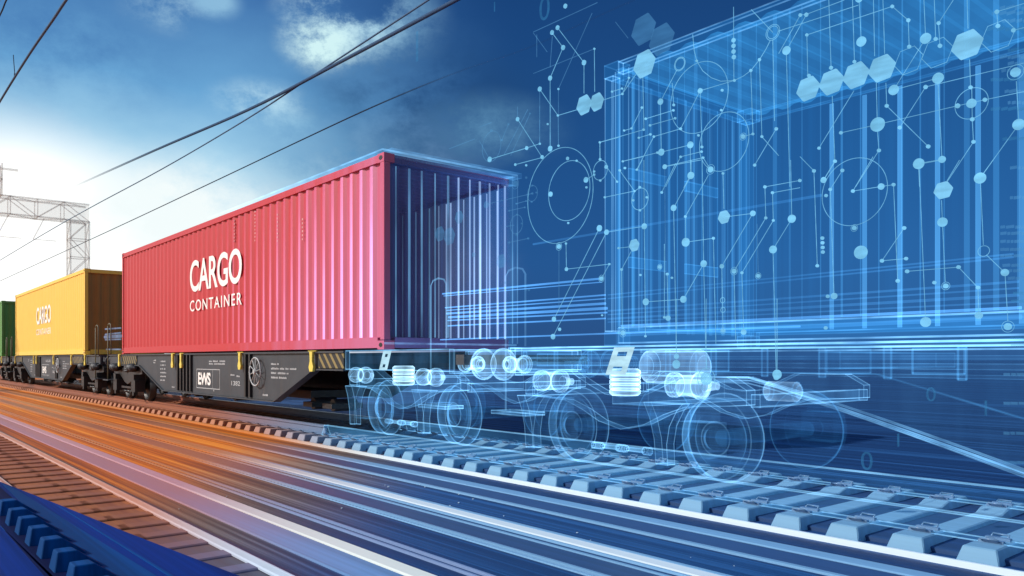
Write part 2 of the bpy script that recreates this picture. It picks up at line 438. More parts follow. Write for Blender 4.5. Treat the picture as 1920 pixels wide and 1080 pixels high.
def letters(t, x, z, h1, w1, h2, mat='letter'):
    """CARGO over CONTAINER, vinyl letters stuck on the outer folds of the near wall"""
    for body, zz, hh, bold, sp in (('CARGO', z, h1, .016, .95), ('CONTAINER', z - h2 * 1.75, h2, .006, 1.22)):
        o, w, hg = text_mesh('lettering', body, 1.0, M[mat], t, 1.0, bold, .0008, sp)
        o.scale = (w1 / w, 1, hh / hg); o.location = (x, -hw0 + .018 - .0022, zz)
hw0 = CW / 2

PITCH = 17.04
XR = -22.10
red = container(XR, 'red', 'red corrugated container with large white CARGO CONTAINER lettering, open at one end', False)
letters(red, 5.28, 1.245, .645, 2.83, .225)
yel = container(XR - PITCH - .3, 'yellow', 'yellow container with white CARGO CONTAINER lettering behind the red one')
letters(yel, 4.9, 1.16, .645, 2.83, .225)
container(XR - 2 * PITCH - .3, 'green', 'green container at the far end of the train, behind the yellow one')
hol = container(XR + PITCH, 'holo', 'see-through glowing blue container drawn in light on the nearest wagon')

# glowing ribs of the inner wall of the open red container, and its see-through end frame
hw = CW / 2
for k, X in enumerate((-12.05, -11.62, -11.2, -10.92, -10.7, -10.58, -10.22, -9.94, -9.78, -9.62, -9.36)):
    lx = X - XR; r = .007 + .005 * ((k * 7) % 3)
    r *= .5 + .5 * min(1, (X + 12.3) / 1.8)
    MB().box(lx - r, lx + r, hw - .09, hw - .078, .17, CH - .16).build('glowing_rib', M['inrib' if k > 2 else 'xedge'], red)
b = MB()
for (p, q) in (((13.09, -hw - .02, CH + .03), (13.09, hw + .02, CH + .03)), ((6.5, -hw - .03, CH + .03), (13.09, -hw - .03, CH + .03)), ((13.09, hw + .02, .1), (13.09, hw + .02, CH + .03)), ((13.12, hw - .1, .1), (13.12, hw - .1, CH)), ((13.09, -hw, .08), (13.09, hw, .08)), ((9.5, hw, CH + .02), (13.09, hw, CH + .02))):
    b.tube([p, q], .012, 4)
b.build('glowing_edge', M['xedge'], red)
b = MB(); b.box(12.9, 13.1, -hw + .1, hw + .1, CH - .005, CH + .07); b.box(7.5, 12.89, -hw - .03, -hw + .05, CH - .005, CH + .035)
b.build('glowing_roof_trim', M['xray'], red)
for k in range(46):                                    # glowing strips added as highlights on the outer wall folds
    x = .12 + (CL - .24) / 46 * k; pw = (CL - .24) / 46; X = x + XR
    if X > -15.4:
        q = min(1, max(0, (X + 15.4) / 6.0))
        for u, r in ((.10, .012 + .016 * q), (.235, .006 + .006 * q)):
            MB().box(x + u * pw - r, x + u * pw + r, -hw + .012, -hw + .0145, .165, CH - .12).build('glow_highlight', M['lavender'], red)
for k, y in enumerate((-.93, -.72, -.52, -.30, -.08, .1, .30, .48, .66, .82, .95)):
    r = .006 + .004 * ((k * 5) % 3)
    MB().box(13.035, 13.05, y - r, y + r, .17, CH - .15).build('glowing_rib', M['xedge' if k < 5 else 'inrib'], red)
for lx, z0, n in ((7.75, 2.02, 7), (8.72, 1.92, 9), (9.66, 1.80, 8), (10.6, 1.72, 6)):
    b = MB()
    for k in range(n): b.box(lx - .014, lx + .014 + .006 * (k % 3), -hw + .0125, -hw + .0155, z0 + k * .062, z0 + k * .062 + .028)
    b.build('code_mark', M['codepaint'], red)
# glowing ribs inside the see-through container (its far wall)
for k in range(14):
    lx = 1.05 + k * .335
    MB().box(lx - .019, lx + .019, hw - .10, hw - .085, .17, CH - .16).build('glowing_rib', M['ribs'], hol)
for y in (-.95, -.62, -.5, -.2, .12, .2, .5, .72, .9):     # door bars of its end
    MB().box(-.02, .0, y - .016, y + .016, .12, CH - .12).build('locking_bar', [M['xedgefaint']], hol)
for z in (.75, 1.6):
    for y in (-.56, .3):
        b = MB().box(-.03, -.005, y - .22, y + .32, z, z + .1); b.rim(.004); b.build('door_hinge', [M['shell'], M['xedgefaint']], hol)
b = MB()
for lx in (.14, .30, .42):
    b.tube([(lx, -hw - .012, .12), (lx, -hw - .012, CH - .1)], .006, 4)
b.build('wall_seam', M['xedge'], hol)
rv = random.Random(21)
for k in range(34):                                    # fine folds of the near wall
    lx = .2 + k * .139 + rv.uniform(-.03, .03); r = rv.choice((.003, .004, .007, .016))
    MB().box(lx - r, lx + r, -hw - .004, -hw, .17, CH - .12).build('fine_fold', M['finefold'], hol)
for k in range(16):
    y = -1.0 + k * .133; r = rv.choice((.004, .006, .014))
    MB().box(.1, .104, y - r, y + r, .17, CH - .12).build('fine_fold', M['finefold'], hol)

# ---------------------------------------------------------------- bogies and wagons
WZ = .365
def bogie(parent, x, holo_):
    A = [M['xray'], M['xedge']] if holo_ else [M['black'], M['black']]
    W = [M['xwhite'], M['xedge']] if holo_ else [M['steel'], M['black']]
    er = .0065
    def fin(b, name, mats, par, smooth=False):
        if holo_ and name not in ('axle', 'brake_bar', 'axle_box'): b.rim(er * .62)
        return b.build(name, mats, par)
    # curved side frames and bolster
    top = [(-1.34, .80), (-1.16, .90), (-.62, .90), (-.40, .80), (-.2, .72), (0, .70), (.2, .72), (.40, .80), (.62, .90), (1.16, .90), (1.34, .80)]
    bot = [(1.34, .68), (1.10, .66), (.74, .64), (.50, .56), (.28, .46), (0, .40), (-.28, .46), (-.50, .56), (-.74, .64), (-1.10, .66), (-1.34, .68)]
    b = MB()
    for s in (-1, 1):
        yy = s * .97
        b.prism(top + bot, yy - .06, yy + .06)
    b.box(-.22, .22, -.90, .90, .62, .82)
    for xx in (-1.38, 1.30): b.box(xx, xx + .08, -.9, .9, .66, .76)
    root = fin(b, 'bogie', A, parent); root.location = (x, 0, 0)
    for wx in (-.88, .88):
        fin(MB().lathe([(.075, -.7), (.075, .7)], 16, 'y', (wx, 0, WZ)), 'axle', A if not holo_ else [M['xrayfaint'], M['xedgefaint']], root)
        for s in (-1, 1):
            yi, yo = s * .66, s * .80
            prof = [(.11, s * .84), (.12, yo), (.17, yo - s * .01), (.33, yo - s * .05), (.355, yo), (.415, yo), (.425, yi + s * .035), (.455, yi + s * .02), (.455, yi), (.36, yi), (.33, yi + s * .05), (.15, yi + s * .04), (.11, yi)]
            prof = [(q * .85, y_) for q, y_ in prof]
            if s > 0: prof = prof[::-1]
            w = MB().lathe(prof, 40, 'y', (wx, 0, WZ))
            if holo_:
                w.mi = 1
                for rr, yy in (((.455, yi), (.415, yo), (.17, yo)) if s < 0 else ((.455, yi),)):
                    w.tube([(wx + .85 * rr * math.cos(q * PI / 20), yy, WZ + .85 * rr * math.sin(q * PI / 20)) for q in range(40)], .006, 4, True)
            w.build('wheel', A if s < 0 or not holo_ else [M['xrayfaint'], M['xedgefaint']], root)
        for s in (-1, 1):
            # axle box, its spring pot, and the brake hanger beside the wheel
            b = MB().box(wx - .17, wx + .17, s * 1.0 - .12, s * 1.0 + .12, .23, .52); b.box(wx - .10, wx + .10, s * 1.0 - .13, s * 1.0 + .13, .52, .66)
            fin(b, 'axle_box', A if not holo_ else [M['xray'] if s < 0 else M['xrayfaint'], M['xedgefaint']], root)
            if s < 0:
                cxx = wx + (.30 if wx < 0 else -.30)
                c0 = cxx - .42 if wx < 0 else cxx + .1
                fin(MB().lathe([(.07, c0 - .02), (.105, c0), (.105, c0 + .05), (.088, c0 + .06), (.088, c0 + .26), (.11, c0 + .27), (.11, c0 + .32), (.05, c0 + .33), (.03, c0 + .46)], 20, 'x', (0, -1.13, .83)), 'damper', W, root)
                hx = wx - .44
                poly = [(hx - .17, .66), (hx - .10, .52), (hx - .05, .34), (hx - .03, .12), (hx + .10, .12), (hx + .09, .30), (hx + .12, .46), (hx + .20, .60), (hx + .26, .66)]
                fin(MB().prism(poly, -1.02, -.92), 'brake_hanger', A, root)
                fin(MB().lathe([(.03, 0), (.03, .12), (.018, .13), (.018, .32), (.035, .33), (.035, .40)], 10, 'x', (wx + .50 if wx < 0 else wx - .95, -1.0, .22)), 'brake_rod', A, root)
    b = MB()
    for q in range(5):
        b.lathe([(.12, .0), (.145, .02), (.145, .05), (.12, .07)], 20, 'z', (0, -.97, .71 + q * .045))
    b.build('spring', [M['springlight']] if holo_ else W, root)
    b = MB(); b.box(-.45, .45, -1.06, -1.04, .30, .35); b.box(-.95, .95, -.55, -.5, .34, .40)
    fin(b, 'brake_bar', A if not holo_ else [M['xrayfaint'], M['xedgefaint']], root)
    return root

BT, BB, ZL = 1.165, .904, .355
def wagon(xleft, label, holo_left=False, holo_right=False):
    t = empty('container_wagon', (xleft, YC, 0)); tag(t, label, 'railway wagon', 'freight wagons coupled into one train')
    H = [M['xray'], M['xedge']]; D = [M['steel'], M['black']]
    allh = holo_left and holo_right
    er = .007
    def fin(b, name, mats, par=t):
        if mats[0] is not D[0] and mats[0] is not M['steel'] and len(mats) > 1 and mats[1] in (M['xedge'], M['xedgefaint']): b.rim(er)
        return b.build(name, mats, par)
    xa, xb = -1.42, 14.5
    xm = 11.95 if (holo_right and not holo_left) else xb
    poly = [(xa, BT), (xa, BB), (1.5, BB), (3.4, ZL), (9.5, ZL), (10.98, BB), (xm, BB), (xm, BT)]
    for s in (-1, 1):
        y = s * 1.06
        m = H if allh else D
        if allh and s > 0: m = [M['xrayfaint'], M['xedgefaint']]
        fin(MB().prism(poly, y - .03, y + .03), 'side_sill', m)
        if allh:
            b = MB().prism([(xa, BT), (xa, BT - .03), (xb, BT - .03), (xb, BT)], y - .06, y - .032); fin(b, 'sill_flange', H)
        else:
            fin(MB().prism([(xa, BT), (xa, BT - .028), (xm, BT - .028), (xm, BT)], y + (s * .032 if s > 0 else -.07), y + (.07 if s > 0 else -.032)), 'sill_flange', D)
            edge = [(xa, BB - .003), (1.5, BB - .003), (3.4, ZL - .003), (9.5, ZL - .003), (10.98, BB - .003), (xm, BB - .003)]
            b = MB()
            for p, q in zip(edge, edge[1:]):
                b.hull8([(p[0], y - .07, p[1] - .022), (q[0], y - .07, q[1] - .022), (q[0], y + .07, q[1] - .022), (p[0], y + .07, p[1] - .022), (p[0], y - .07, p[1]), (q[0], y - .07, q[1]), (q[0], y + .07, q[1]), (p[0], y + .07, p[1])])
            b.build('lower_flange', M['steel'], t)
        if xm < xb:
            fin(MB().prism([(xm + .002, BT), (xm + .002, BB), (xb, BB), (xb, BT)], y - .03, y + .03), 'side_sill_extension', H)
    b = MB()
    for x in [xa + .35 + k * 1.56 for k in range(11)]:
        if abs(x - .1) > .6 and abs(x - 13.3) > .6: b.box(x, x + .16, -1.02, 1.02, .98, 1.10)
    if not holo_right: pass
    fin(b, 'cross_beam', [M['xrayfaint'], M['xedgefaint']] if allh else D)
    for x in (xa, xb - .10):
        h_ = holo_left if x < 5 else holo_right
        fin(MB().box(x - .004, x + .1, -1.018, 1.018, .88, 1.16), 'end_beam', H if h_ else D)
        for s in (-1, 1):                               # buffers
            g = -1 if x < 5 else 1; x0 = x if g < 0 else x + .1
            prof = [(.12, 0), (.12, .03), (.085, .04), (.085, .20), (.11, .21), (.11, .24), (.06, .25), (.06, .29), (.22, .30), (.225, .325), (.20, .335)]
            prof = [(r * .8, x0 + g * q * 1.2) for r, q in prof]
            if g < 0: prof = prof[::-1]
            fin(MB().lathe(prof, 24, 'x', (0, s * .875, .99)), 'buffer', ([M['xwhite'], M['xedge']] if s < 0 else [M['xrayfaint'], M['xedgefaint']]) if h_ else D)
        # coupling hook
        b = MB().box(x - .25 if x < 5 else x + .1, x if x < 5 else x + .35, -.05, .05, .90, 1.02)
        fin(b, 'coupling_hook', [M['xrayfaint'], M['xedgefaint']] if h_ else D)
        # handrail hoop and step at the near corner
        hx = x - .02 if x < 5 else x - .22
        hp = [(hx, -1.14, .50), (hx, -1.14, 1.93)] + [(hx + .16 - .16 * math.cos(a), -1.14, 1.93 + .08 * math.sin(a)) for a in (PI * .25, PI * .5, PI * .75)] + [(hx + .32, -1.14, 1.93), (hx + .32, -1.14, 1.18)]
        MB().tube(hp, .010 if h_ else .015, 6).build('handrail', (M['xedge'] if h_ else M['railgrey']), t)
        fin(MB().box(hx - .12, hx + .44, -1.24, -.98, .47, .50), 'step', H if h_ else D)
    for lx, h_ in ((.10, holo_left), (13.30, holo_right)): bogie(t, lx, h_)
    if not allh:
        fits = [-.2, 4.25, 4.83, 8.12, 11.0] + ([] if holo_right else [12.9])
        for lx in fits:
            b = MB().prism([(lx - .05, 1.16), (lx + .05, 1.16), (lx + .035, 1.02), (lx + .075, .93), (lx + .05, .86), (lx - .05, .86), (lx - .075, .93), (lx - .035, 1.02)], -1.17, -1.132)
            b.box(lx - .14, lx + .14, -1.15, -1.0, 1.1655, 1.1745)
            b.build('twist_lock', M['yellowfit'], t)
        for lx in (4.45, 4.66, 4.87, 5.08, 5.29, 8.26, 8.46): MB().box(lx, lx + .07, -1.135, -1.091, ZL + .02, BT - .03).build('side_rib', M['black'], t)
        for lx, w in ((-.05, 1.3),) + (((11.15, .78),) if holo_right else ((11.1, 1.3),)):
            MB().box(lx, lx + w, -1.112, -1.0915, BB + .01, BT - .032).build('hazard_panel', M['hazard'], t)
        # handwheel with spokes
        c = Vector((8.83, -1.16, .83)); b = MB()
        b.tube([c + Vector((.24 * math.cos(k * PI / 16), 0, .24 * math.sin(k * PI / 16))) for k in range(32)], .014, 6, True)
        for k in range(5):
            a = k * PI / 5 + .2; d = Vector((.24 * math.cos(a), 0, .24 * math.sin(a))); b.tube([c - d, c + d], .008, 4)
        b.lathe([(.04, -1.19), (.04, -1.09)], 12, 'y', (c.x, 0, c.z))
        b.build('handwheel', M['fleck'], t)
        # stencilled frame with the letters
        x0, x1, z0, z1 = 5.62, 6.95, .46, .85
        b = MB()
        for q in ((x0, x1, z1 - .014, z1), (x0, x1, z0, z0 + .014), (x0, x0 + .014, z0 + .016, z1 - .016), (x1 - .014, x1, z0 + .016, z1 - .016), (6.55, 6.56, z0 + .016, z1 - .016)):
            b.box(q[0], q[1], -1.094, -1.0915, q[2], q[3])
        b.build('stencil_frame', M['fleck'], t)
        o, w, hg = text_mesh('lettering', 'EWS', 1.0, M['letter'], t, 1, .03, .0012, .85)
        o.scale = (.72 / w, 1, .25 / hg); o.location = (5.72, -1.0935, .53)
        o, w, hg = text_mesh('lettering', '1382', 1.0, M['fleck'], t, 1, .01, .0012, 1)
        o.scale = (.42 / w, 1, .085 / hg); o.location = (7.55, -1.0935, .56)
        # rows of tiny stencilled data, too small to read
        rr = random.Random(3); b = MB()
        rows = [(3.15, .98 - .085 * k, .30 + .2 * rr.random()) for k in range(6)] + [(6.35, .99 - .05 * k, .85) for k in range(2)] + [(9.35, .95 - .075 * k, (.35, .95, .75, .6)[k]) for k in range(4)] + [(7.5, .74, .2), (7.8, .72, .14), (2.6, 1.0, .2), (4.0, .42, .2), (9.0, .42, .25), (6.6, .42, .06), (2.62, .95, .16)]
        for x0, z0, w in rows:
            x = x0
            while x < x0 + w:
                g = .018 + .022 * rr.random()
                if rr.random() < .85: b.box(x, x + g, -1.094, -1.0915, z0, z0 + .022 + .012 * rr.random())
                x += g + .012
        b.build('stencil_marks', M['fleck'], t)
        b = MB()
        for lx in (4.0, 6.4, 9.9, 10.6):
            b.lathe([(.10, -.6), (.10, -.2)], 14, 'y', (lx, 0, .31)); b.box(lx - .16, lx + .16, -.7, -.15, .26, .34)
        b.box(3.6, 9.4, -.4, .4, .36, .50)
        b.build('brake_gear', M['black'], t)
    if holo_right or allh:
        for lx in ([12.98] if not allh else [.02]):     # bright slotted plates on the sill
            s = 1 if not allh else 1.35
            b = MB()
            wd, zb, ht, sl = .17 * s, .905, .25, .11     # a leaning plate with two slots
            sh = lambda u, v: (lx + u * wd + v * sl, zb + v * ht)
            for u0, u1, v0, v1 in ((0, .22, 0, 1), (.78, 1, 0, 1), (.22, .78, 0, .14), (.22, .78, .30, .68), (.22, .78, .84, 1)):
                b.prism([sh(u0, v0), sh(u1, v0), sh(u1, v1), sh(u0, v1)], -1.15, -1.13)
            b.build('slotted_plate', M['plate'], t)
    if allh:
        for k in range(11):
            lx = -1.2 + k * .47
            fin(MB().box(lx, lx + .05, -1.10, -1.091, BB + .015, BT - .04), 'sill_stiffener', [M['xray'], M['xedgefaint']])
        for z, r_ in ((1.06, .012), (1.00, .02), (.935, .012)):
            MB().tube([(-1.3, -.98, z), (6.0, -.98, z)], r_, 8).build('brake_pipe', M['xray'], t)
        for lx in (.75, 1.6): fin(MB().lathe([(.05, lx), (.075, lx + .02), (.075, lx + .26), (.05, lx + .28)], 16, 'x', (0, -1.0, .80)), 'valve', [M['xwhite'], M['xedgefaint']])
        for lx in (1.0, 2.15, 2.75, 3.6):
            fin(MB().box(lx, lx + .32, -1.10, -1.092, BB + .05, BT - .05), 'sill_panel', [M['xrayfaint'], M['xedgefaint']])
        b = MB().lathe([(.10, .3), (.15, .34), (.15, .9), (.10, .94)], 20, 'x', (0, -.9, .98)); b.rim(.005); b.build('air_tank', [M['xwhite'], M['xedge']], t)
        b = MB()
        for off in (0, .05, .11):
            pts = [(1.15, -1.10, BB - .01 - off * .3)] + [(1.5 + q * .25, -1.10, BB - off * .4 - (ZL * 0 + (BB - ZL)) * (q / 8) ** 1.15) for q in range(9)] + [(5.5, -1.10, ZL - off)]
            b.tube(pts, .009 if off == 0 else .005, 5)
        b.build('truss_rod', M['xedge'], t)
    return t
wagon(XR + PITCH, 'see-through glowing blue wagon with x-ray bogies under the glowing container', True, True)
wagon(XR, 'dark grey wagon under the red container, one bogie turned to glowing outline', False, True)
wagon(XR - PITCH, 'dark grey wagon under the yellow container')
wagon(XR - 2 * PITCH, 'dark grey wagon under the green container, farthest of the train')

# streaming lines of light between the wagons
for k, (px0, py0, px1, py1, r, mt) in enumerate((
        (830, 551, 1130, 522, .010, 'beam'), (832, 555, 1128, 529, .005, 'beam'), (835, 577, 1135, 553, .008, 'beam'), (838, 582, 1135, 560, .006, 'beam'),
        (838, 588, 1135, 569, .012, 'beam'), (842, 595, 1138, 578, .014, 'beam'), (840, 601, 1138, 586, .008, 'beam'), (840, 611, 1135, 597, .008, 'beam'),
        (826, 637, 1500, 612, .008, 'beam'), (1140, 553, 1900, 476, .006, 'beamfaint'), (1140, 560, 1900, 482, .006, 'beamfaint'), (1140, 583, 1910, 528, .008, 'beamfaint'),
        (1140, 590, 1910, 540, .006, 'beamfaint'), (1140, 598, 1910, 553, .010, 'beamfaint'), (1140, 604, 1910, 566, .006, 'beamfaint'), (1165, 611, 1915, 577, .010, 'beam'),
        (1168, 628, 1915, 594, .016, 'beamfaint'), (1000, 458, 1540, 366, .010, 'beamfaint'))):
    a, c = at(px0, py0, 5.26), at(px1, py1, 5.26)
    o = MB().tube([a, c], r, 6).build('light_line', M[mt])
    if px0 >= 1140: tag(o, 'faint blue line of light running along the lower side of the see-through container', 'light line', 'faint light lines across the see-through container')
    elif px1 == 1540: tag(o, 'single faint line of light crossing above the others onto the see-through container', 'light line')
    elif py0 == 637: tag(o, 'lowest long blue line of light, level with the container floors', 'light line')
    else: tag(o, 'bright blue line of light in the bundle bridging the gap to the red container', 'light line', 'bright light lines bridging the gap between the containers')
for k, (px0, py0, px1, py1) in enumerate(((198, 617, 226, 615), (198, 627, 226, 624), (198, 632, 226, 630), (198, 637, 226, 636), (200, 655, 226, 655))):
    o = MB().tube([at(px0, py0, 5.5), at(px1, py1, 5.5)], .022 if k != 2 else .05, 6).build('light_line', M['inrib'])
    tag(o, 'short pale blue line of light in the gap behind the red container', 'light line', 'short pale lines between the yellow and red containers')

# ---------------------------------------------------------------- ground and tracks
b = MB(); v = [b.bm.verts.new(p) for p in ((-600, -300, GZ), (300, -300, GZ), (300, 700, GZ), (-600, 700, GZ))]; b.face(v)
tag(b.build('ground', M['ground']), kind='structure')
X0, X1 = -70.0, 2.5
def strip(name, ya, yb, z0, mat, xa=X0, xb=X1, hgt=.004):
    """low raised strip along the line, its edges bevelled"""
    bv = min(.012, hgt * .8, (yb - ya) * .2)
    o = MB().sweepx([(ya, GZ - .002), (yb, GZ - .002), (yb, GZ + z0 + hgt - bv * .5), (yb - bv, GZ + z0 + hgt), (ya + bv, GZ + z0 + hgt), (ya, GZ + z0 + hgt - bv * .5)][::-1], xa, xb).build(name, M[mat])
    return tag(o, kind='structure')
strip('ballast_bed', 5.58, 7.75, .0, 'bed', X0, 3.0, .035)
strip('ground_strip', 1.015, 1.135, 0, 'lilac', -20, 0, .03)
strip('ballast_bed', 1.14, 1.99, .0, 'bednear', -40, 1.0, .03)
KD = .997
def by_m(m0, m1, h=1.3): return h * C_ / m1, h * C_ / m0     # rows of the photo to a strip of ground
for nm, m0, m1, mt, hg in (  # low strips stand in for blurred light streaks along the ground
        ('ground_strip', .1868, .1882, 'white', .04), ('ground_strip', .2005, .207, 'paleblue', .016), ('ground_strip', .2073, .219, 'violet', .010),
        ('ground_strip', .2193, .2222, 'paleblue', .014), ('ground_strip', .248, .2515, 'paleblue', .014), ('ground_strip', .2518, .260, 'white', .018),
        ('ground_strip', .2603, .2625, 'paleblue', .014), ('ground_strip', .266, .2685, 'paleblue', .010), ('ground_strip', .270, .288, 'violet', .012),
        ('ground_strip', .2885, .2915, 'paleblue', .016), ('ground_strip', .2935, .2955, 'paleblue', .010), ('ground_strip', .340, .3435, 'slate', .016), ('ground_strip', .349, .352, 'slate', .016),
        ('ground_strip', .374, .394, 'lilacwhite', .018), ('ground_strip', .3945, .440, 'lilac', .012)):
    ya, yb = by_m(m0, m1); strip(nm, ya, yb, 0, mt, -45, 1.5, hg)

def rail_mesh(h=.15):
    return [(-.07, 0), (.07, 0), (.07, .012), (.012, .028), (.012, h - .045), (.035, h - .036), (.036, h - .006), (.028, h), (-.028, h), (-.036, h - .006), (-.035, h - .036), (-.012, h - .045), (-.012, .028), (-.07, .012)]
def rail(Y, z, h, mat, label, xa=X0, xb=3.0, k=1.0):
    o = MB().sweepx([(y * k, q) for y, q in rail_mesh(h)][::-1], xa, xb).build('rail', M[mat]); o.location = (0, Y, z)
    return tag(o, label, 'rail')
def glow_section(o, Y, h, xa, xb):
    b = MB().sweepx([q for q in ((-.07, 0), (.07, 0), (.07, .02), (.035, h - .04), (.035, h), (-.035, h), (-.035, h - .04), (-.07, .02))][::-1], xa, xb)
    b.rim(.0045, 50); g = b.build('glowing_section', [M['railshell'], M['railedge']], o)
RX = -11.5
for Y, lab in ((YC - .7175, 'near rail of the track that carries the train'), (YC + .7175, 'far rail of the track that carries the train, beyond the wheels')):
    o = rail(Y, -.15, .15, 'rail', lab, X0, RX); glow_section(o, Y, .15, RX, 3.0)
rail(1.885, -.215, .06, 'railnear', 'thin pale rail at the far ends of the brown sleepers', -40, 1.0, .16)
rail(1.925, -.215, .045, 'railshade', 'dark bar for the shadow beside the thin pale rail and the lilac strip', -40, 1.0, .5)  # dark bar stands in for the shadow along the pale rail
rail(1.17, -.215, .05, 'railnear', 'pale rail between the brown sleepers and the blue corner', -40, 1.0, .2)

def sleeper(hl, mat, wb=.26, wt=.20, z0=-.26, zt=-.15, zm=-.185, clip=True, name='railway_sleeper'):
    ys = [(-hl, z0, wb), (-hl + .035, zt, wt), (-hl + .42, zt, wt), (-hl + .55, zm, wt * .94)]
    st = ys + [(-y, z, w) for y, z, w in ys[::-1]]
    b = MB(); rings = []
    for i, (y, z, w) in enumerate(st):
        zb = z0
        if i in (0, len(st) - 1): z = z0 + .012
        rings.append([b.bm.verts.new(p) for p in ((-wb / 2, y, zb), (wb / 2, y, zb), (w / 2, y, z), (-w / 2, y, z))])
    for A, B in zip(rings, rings[1:]):
        for k in range(4): b.face([A[(k + 1) % 4], A[k], B[k], B[(k + 1) % 4]])
    b.face(rings[0]); b.face(rings[-1][::-1])
    bmesh.ops.bevel(b.bm, geom=[e for e in b.bm.edges], offset=.008, segments=1, affect='EDGES')
    o = b.build(name, M[mat])
    if clip:
        for s in (-.7175, .7175):
            for d in (-.11, .11):
                c = MB()
                c.tube([(-.05, s + d * .75, -.135), (-.05, s + d, -.12), (.05, s + d, -.12), (.05, s + d * .75, -.135)], .007, 5)
                c.box(-.075, .075, s + d * .55 - .02, s + d * .55 + .02, -.15, -.132)
                c.build('rail_clip', M['rail'], o)
    return o
SL = 'concrete sleeper under the rails of the train track'
def lay(proto, xs, Y, label, group, keep=0):
    kids = list(proto.children)
    for i, x in enumerate(xs):
        if i == 0: o = proto
        else:
            o = proto.copy(); COL.objects.link(o)
            if x > keep:
                for ch in kids:
                    c = ch.copy(); COL.objects.link(c); c.parent = o
        o.location = (x, Y, 0); tag(o, label, 'sleeper', group)
lay(sleeper(1.02, 'sleeper'), [-1.05 - k * .4475 for k in range(135)], YC, SL, 'sleepers of the train track', -15)
lay(sleeper(.385, 'sleepernear', .20, .16, -.262, -.205, -.210, False), [-2.55 - k * .43 for k in range(46)], 1.56, 'brown sleeper of the narrow track in front of the blue corner', 'sleepers of the brown narrow track')

# blue graphic corner wedge, built as a ground sheet, with a row of blue sleepers
def gp(px, py, z=GZ):
    h = EYE - z; d = h * F / (py - HZ); l = (px - 960) / F * d
    return Vector((l * S_ - d * C_, l * C_ + d * S_, z))
zt = -.162
pts = [gp(-140, 846, zt), gp(0, 903, zt), gp(120, 950, zt), gp(230, 995, zt), gp(450, 1080, zt), gp(640, 1156, zt), gp(640, 1500, zt), gp(-140, 1500, zt)]
b = MB(); up = [b.bm.verts.new(p) for p in pts]; dn = [b.bm.verts.new((p.x, p.y, GZ - .01)) for p in pts]
b.face(up); b.face(dn[::-1])
for i in range(len(pts)): b.face([up[i], dn[i], dn[(i + 1) % len(pts)], up[(i + 1) % len(pts)]])
bmesh.ops.recalc_face_normals(b.bm, faces=b.bm.faces)
tag(b.build('blue_graphic_wedge', M['navy']), kind='structure')
def clip_strip(name, poly, z, mat, hgt=.004):
    b = MB(); up = [b.bm.verts.new((p.x, p.y, z + hgt)) for p in poly]; dn = [b.bm.verts.new((p.x, p.y, z - .02)) for p in poly]
    b.face(up); b.face(dn[::-1])
    for i in range(len(poly)): b.face([up[i], dn[i], dn[(i + 1) % len(poly)], up[(i + 1) % len(poly)]])
    bmesh.ops.recalc_face_normals(b.bm, faces=b.bm.faces)
    tag(b.build(name, M[mat]), kind='structure')
clip_strip('wedge_band', [gp(2, 906, zt), gp(28, 917, zt), gp(295, 1082, zt), gp(400, 1160, zt), gp(290, 1160, zt), gp(180, 1078, zt)], zt, 'navylight')
clip_strip('wedge_line', [gp(110, 950, zt), gp(113, 951, zt), gp(330, 1084, zt), gp(322, 1084, zt)], zt, 'navylight')
clip_strip('wedge_bed', [gp(-60, 880, zt), gp(0, 914, zt), gp(165, 1060, zt), gp(230, 1120, zt), gp(180, 1140, zt), gp(100, 1100, zt), gp(0, 985, zt), gp(-60, 925, zt)], zt, 'navydark')
clip_strip('wedge_line', [gp(-4, 982, zt), gp(2, 988, zt), gp(102, 1084, zt), gp(95, 1084, zt)], zt, 'navylight')
pb = None
for k, (xa, ya, xb, yb) in enumerate(((-6, 936, 4, 966), (10, 954, 22, 984), (28, 971, 40, 1001), (47, 990, 60, 1021), (69, 1009, 84, 1044), (93, 1032, 111, 1069), (123, 1056, 143, 1096), (158, 1084, 180, 1130))):
    p = gp(xa, yb - 2, zt)
    if pb is None:
        b = MB(); w = .085
        b.hull8([(-w, 0, 0), (w, 0, 0), (w, .26, 0), (-w, .26, 0), (-w * .72, .02, .115), (w * .72, .02, .115), (w * .72, .12, .115), (-w * .72, .11, .115)])
        bmesh.ops.bevel(b.bm, geom=[e for e in b.bm.edges], offset=.005, segments=1, affect='EDGES')
        pb = b.build('blue_sleeper', M['navyblock']); o = pb
    else:
        o = pb.copy(); COL.objects.link(o)
    o.location = (p.x + .05, p.y, zt - .003)
    tag(o, 'blue sleeper in the row across the blue corner', 'sleeper', 'blue sleepers of the blue corner')
# scattered bright chips on the ballast
rr = random.Random(5); pc = None
for k in range(46):
    x, y = rr.uniform(-8.0, -1.6), rr.uniform(2.0, 4.6)
    if -x * C_ + y * S_ < 2.5: continue
    if pc is None:
        b = MB(); bmesh.ops.create_icosphere(b.bm, subdivisions=1, radius=.009)
        for v_ in b.bm.verts: v_.co *= .75 + .5 * rr.random()
        pc = b.build('stone_chip', M['white']); o = pc
    else: o = pc.copy(); COL.objects.link(o)
    o.location = (x, y, GZ + .006); q = rr.uniform(.4, 1.1); o.scale = (q * 1.3, q * .8, q * .6); o.rotation_euler = (0, 0, rr.uniform(0, 3))
    tag(o, 'tiny pale stone chip lying on the dark ground', 'stone', 'stone chips on the dark ground')

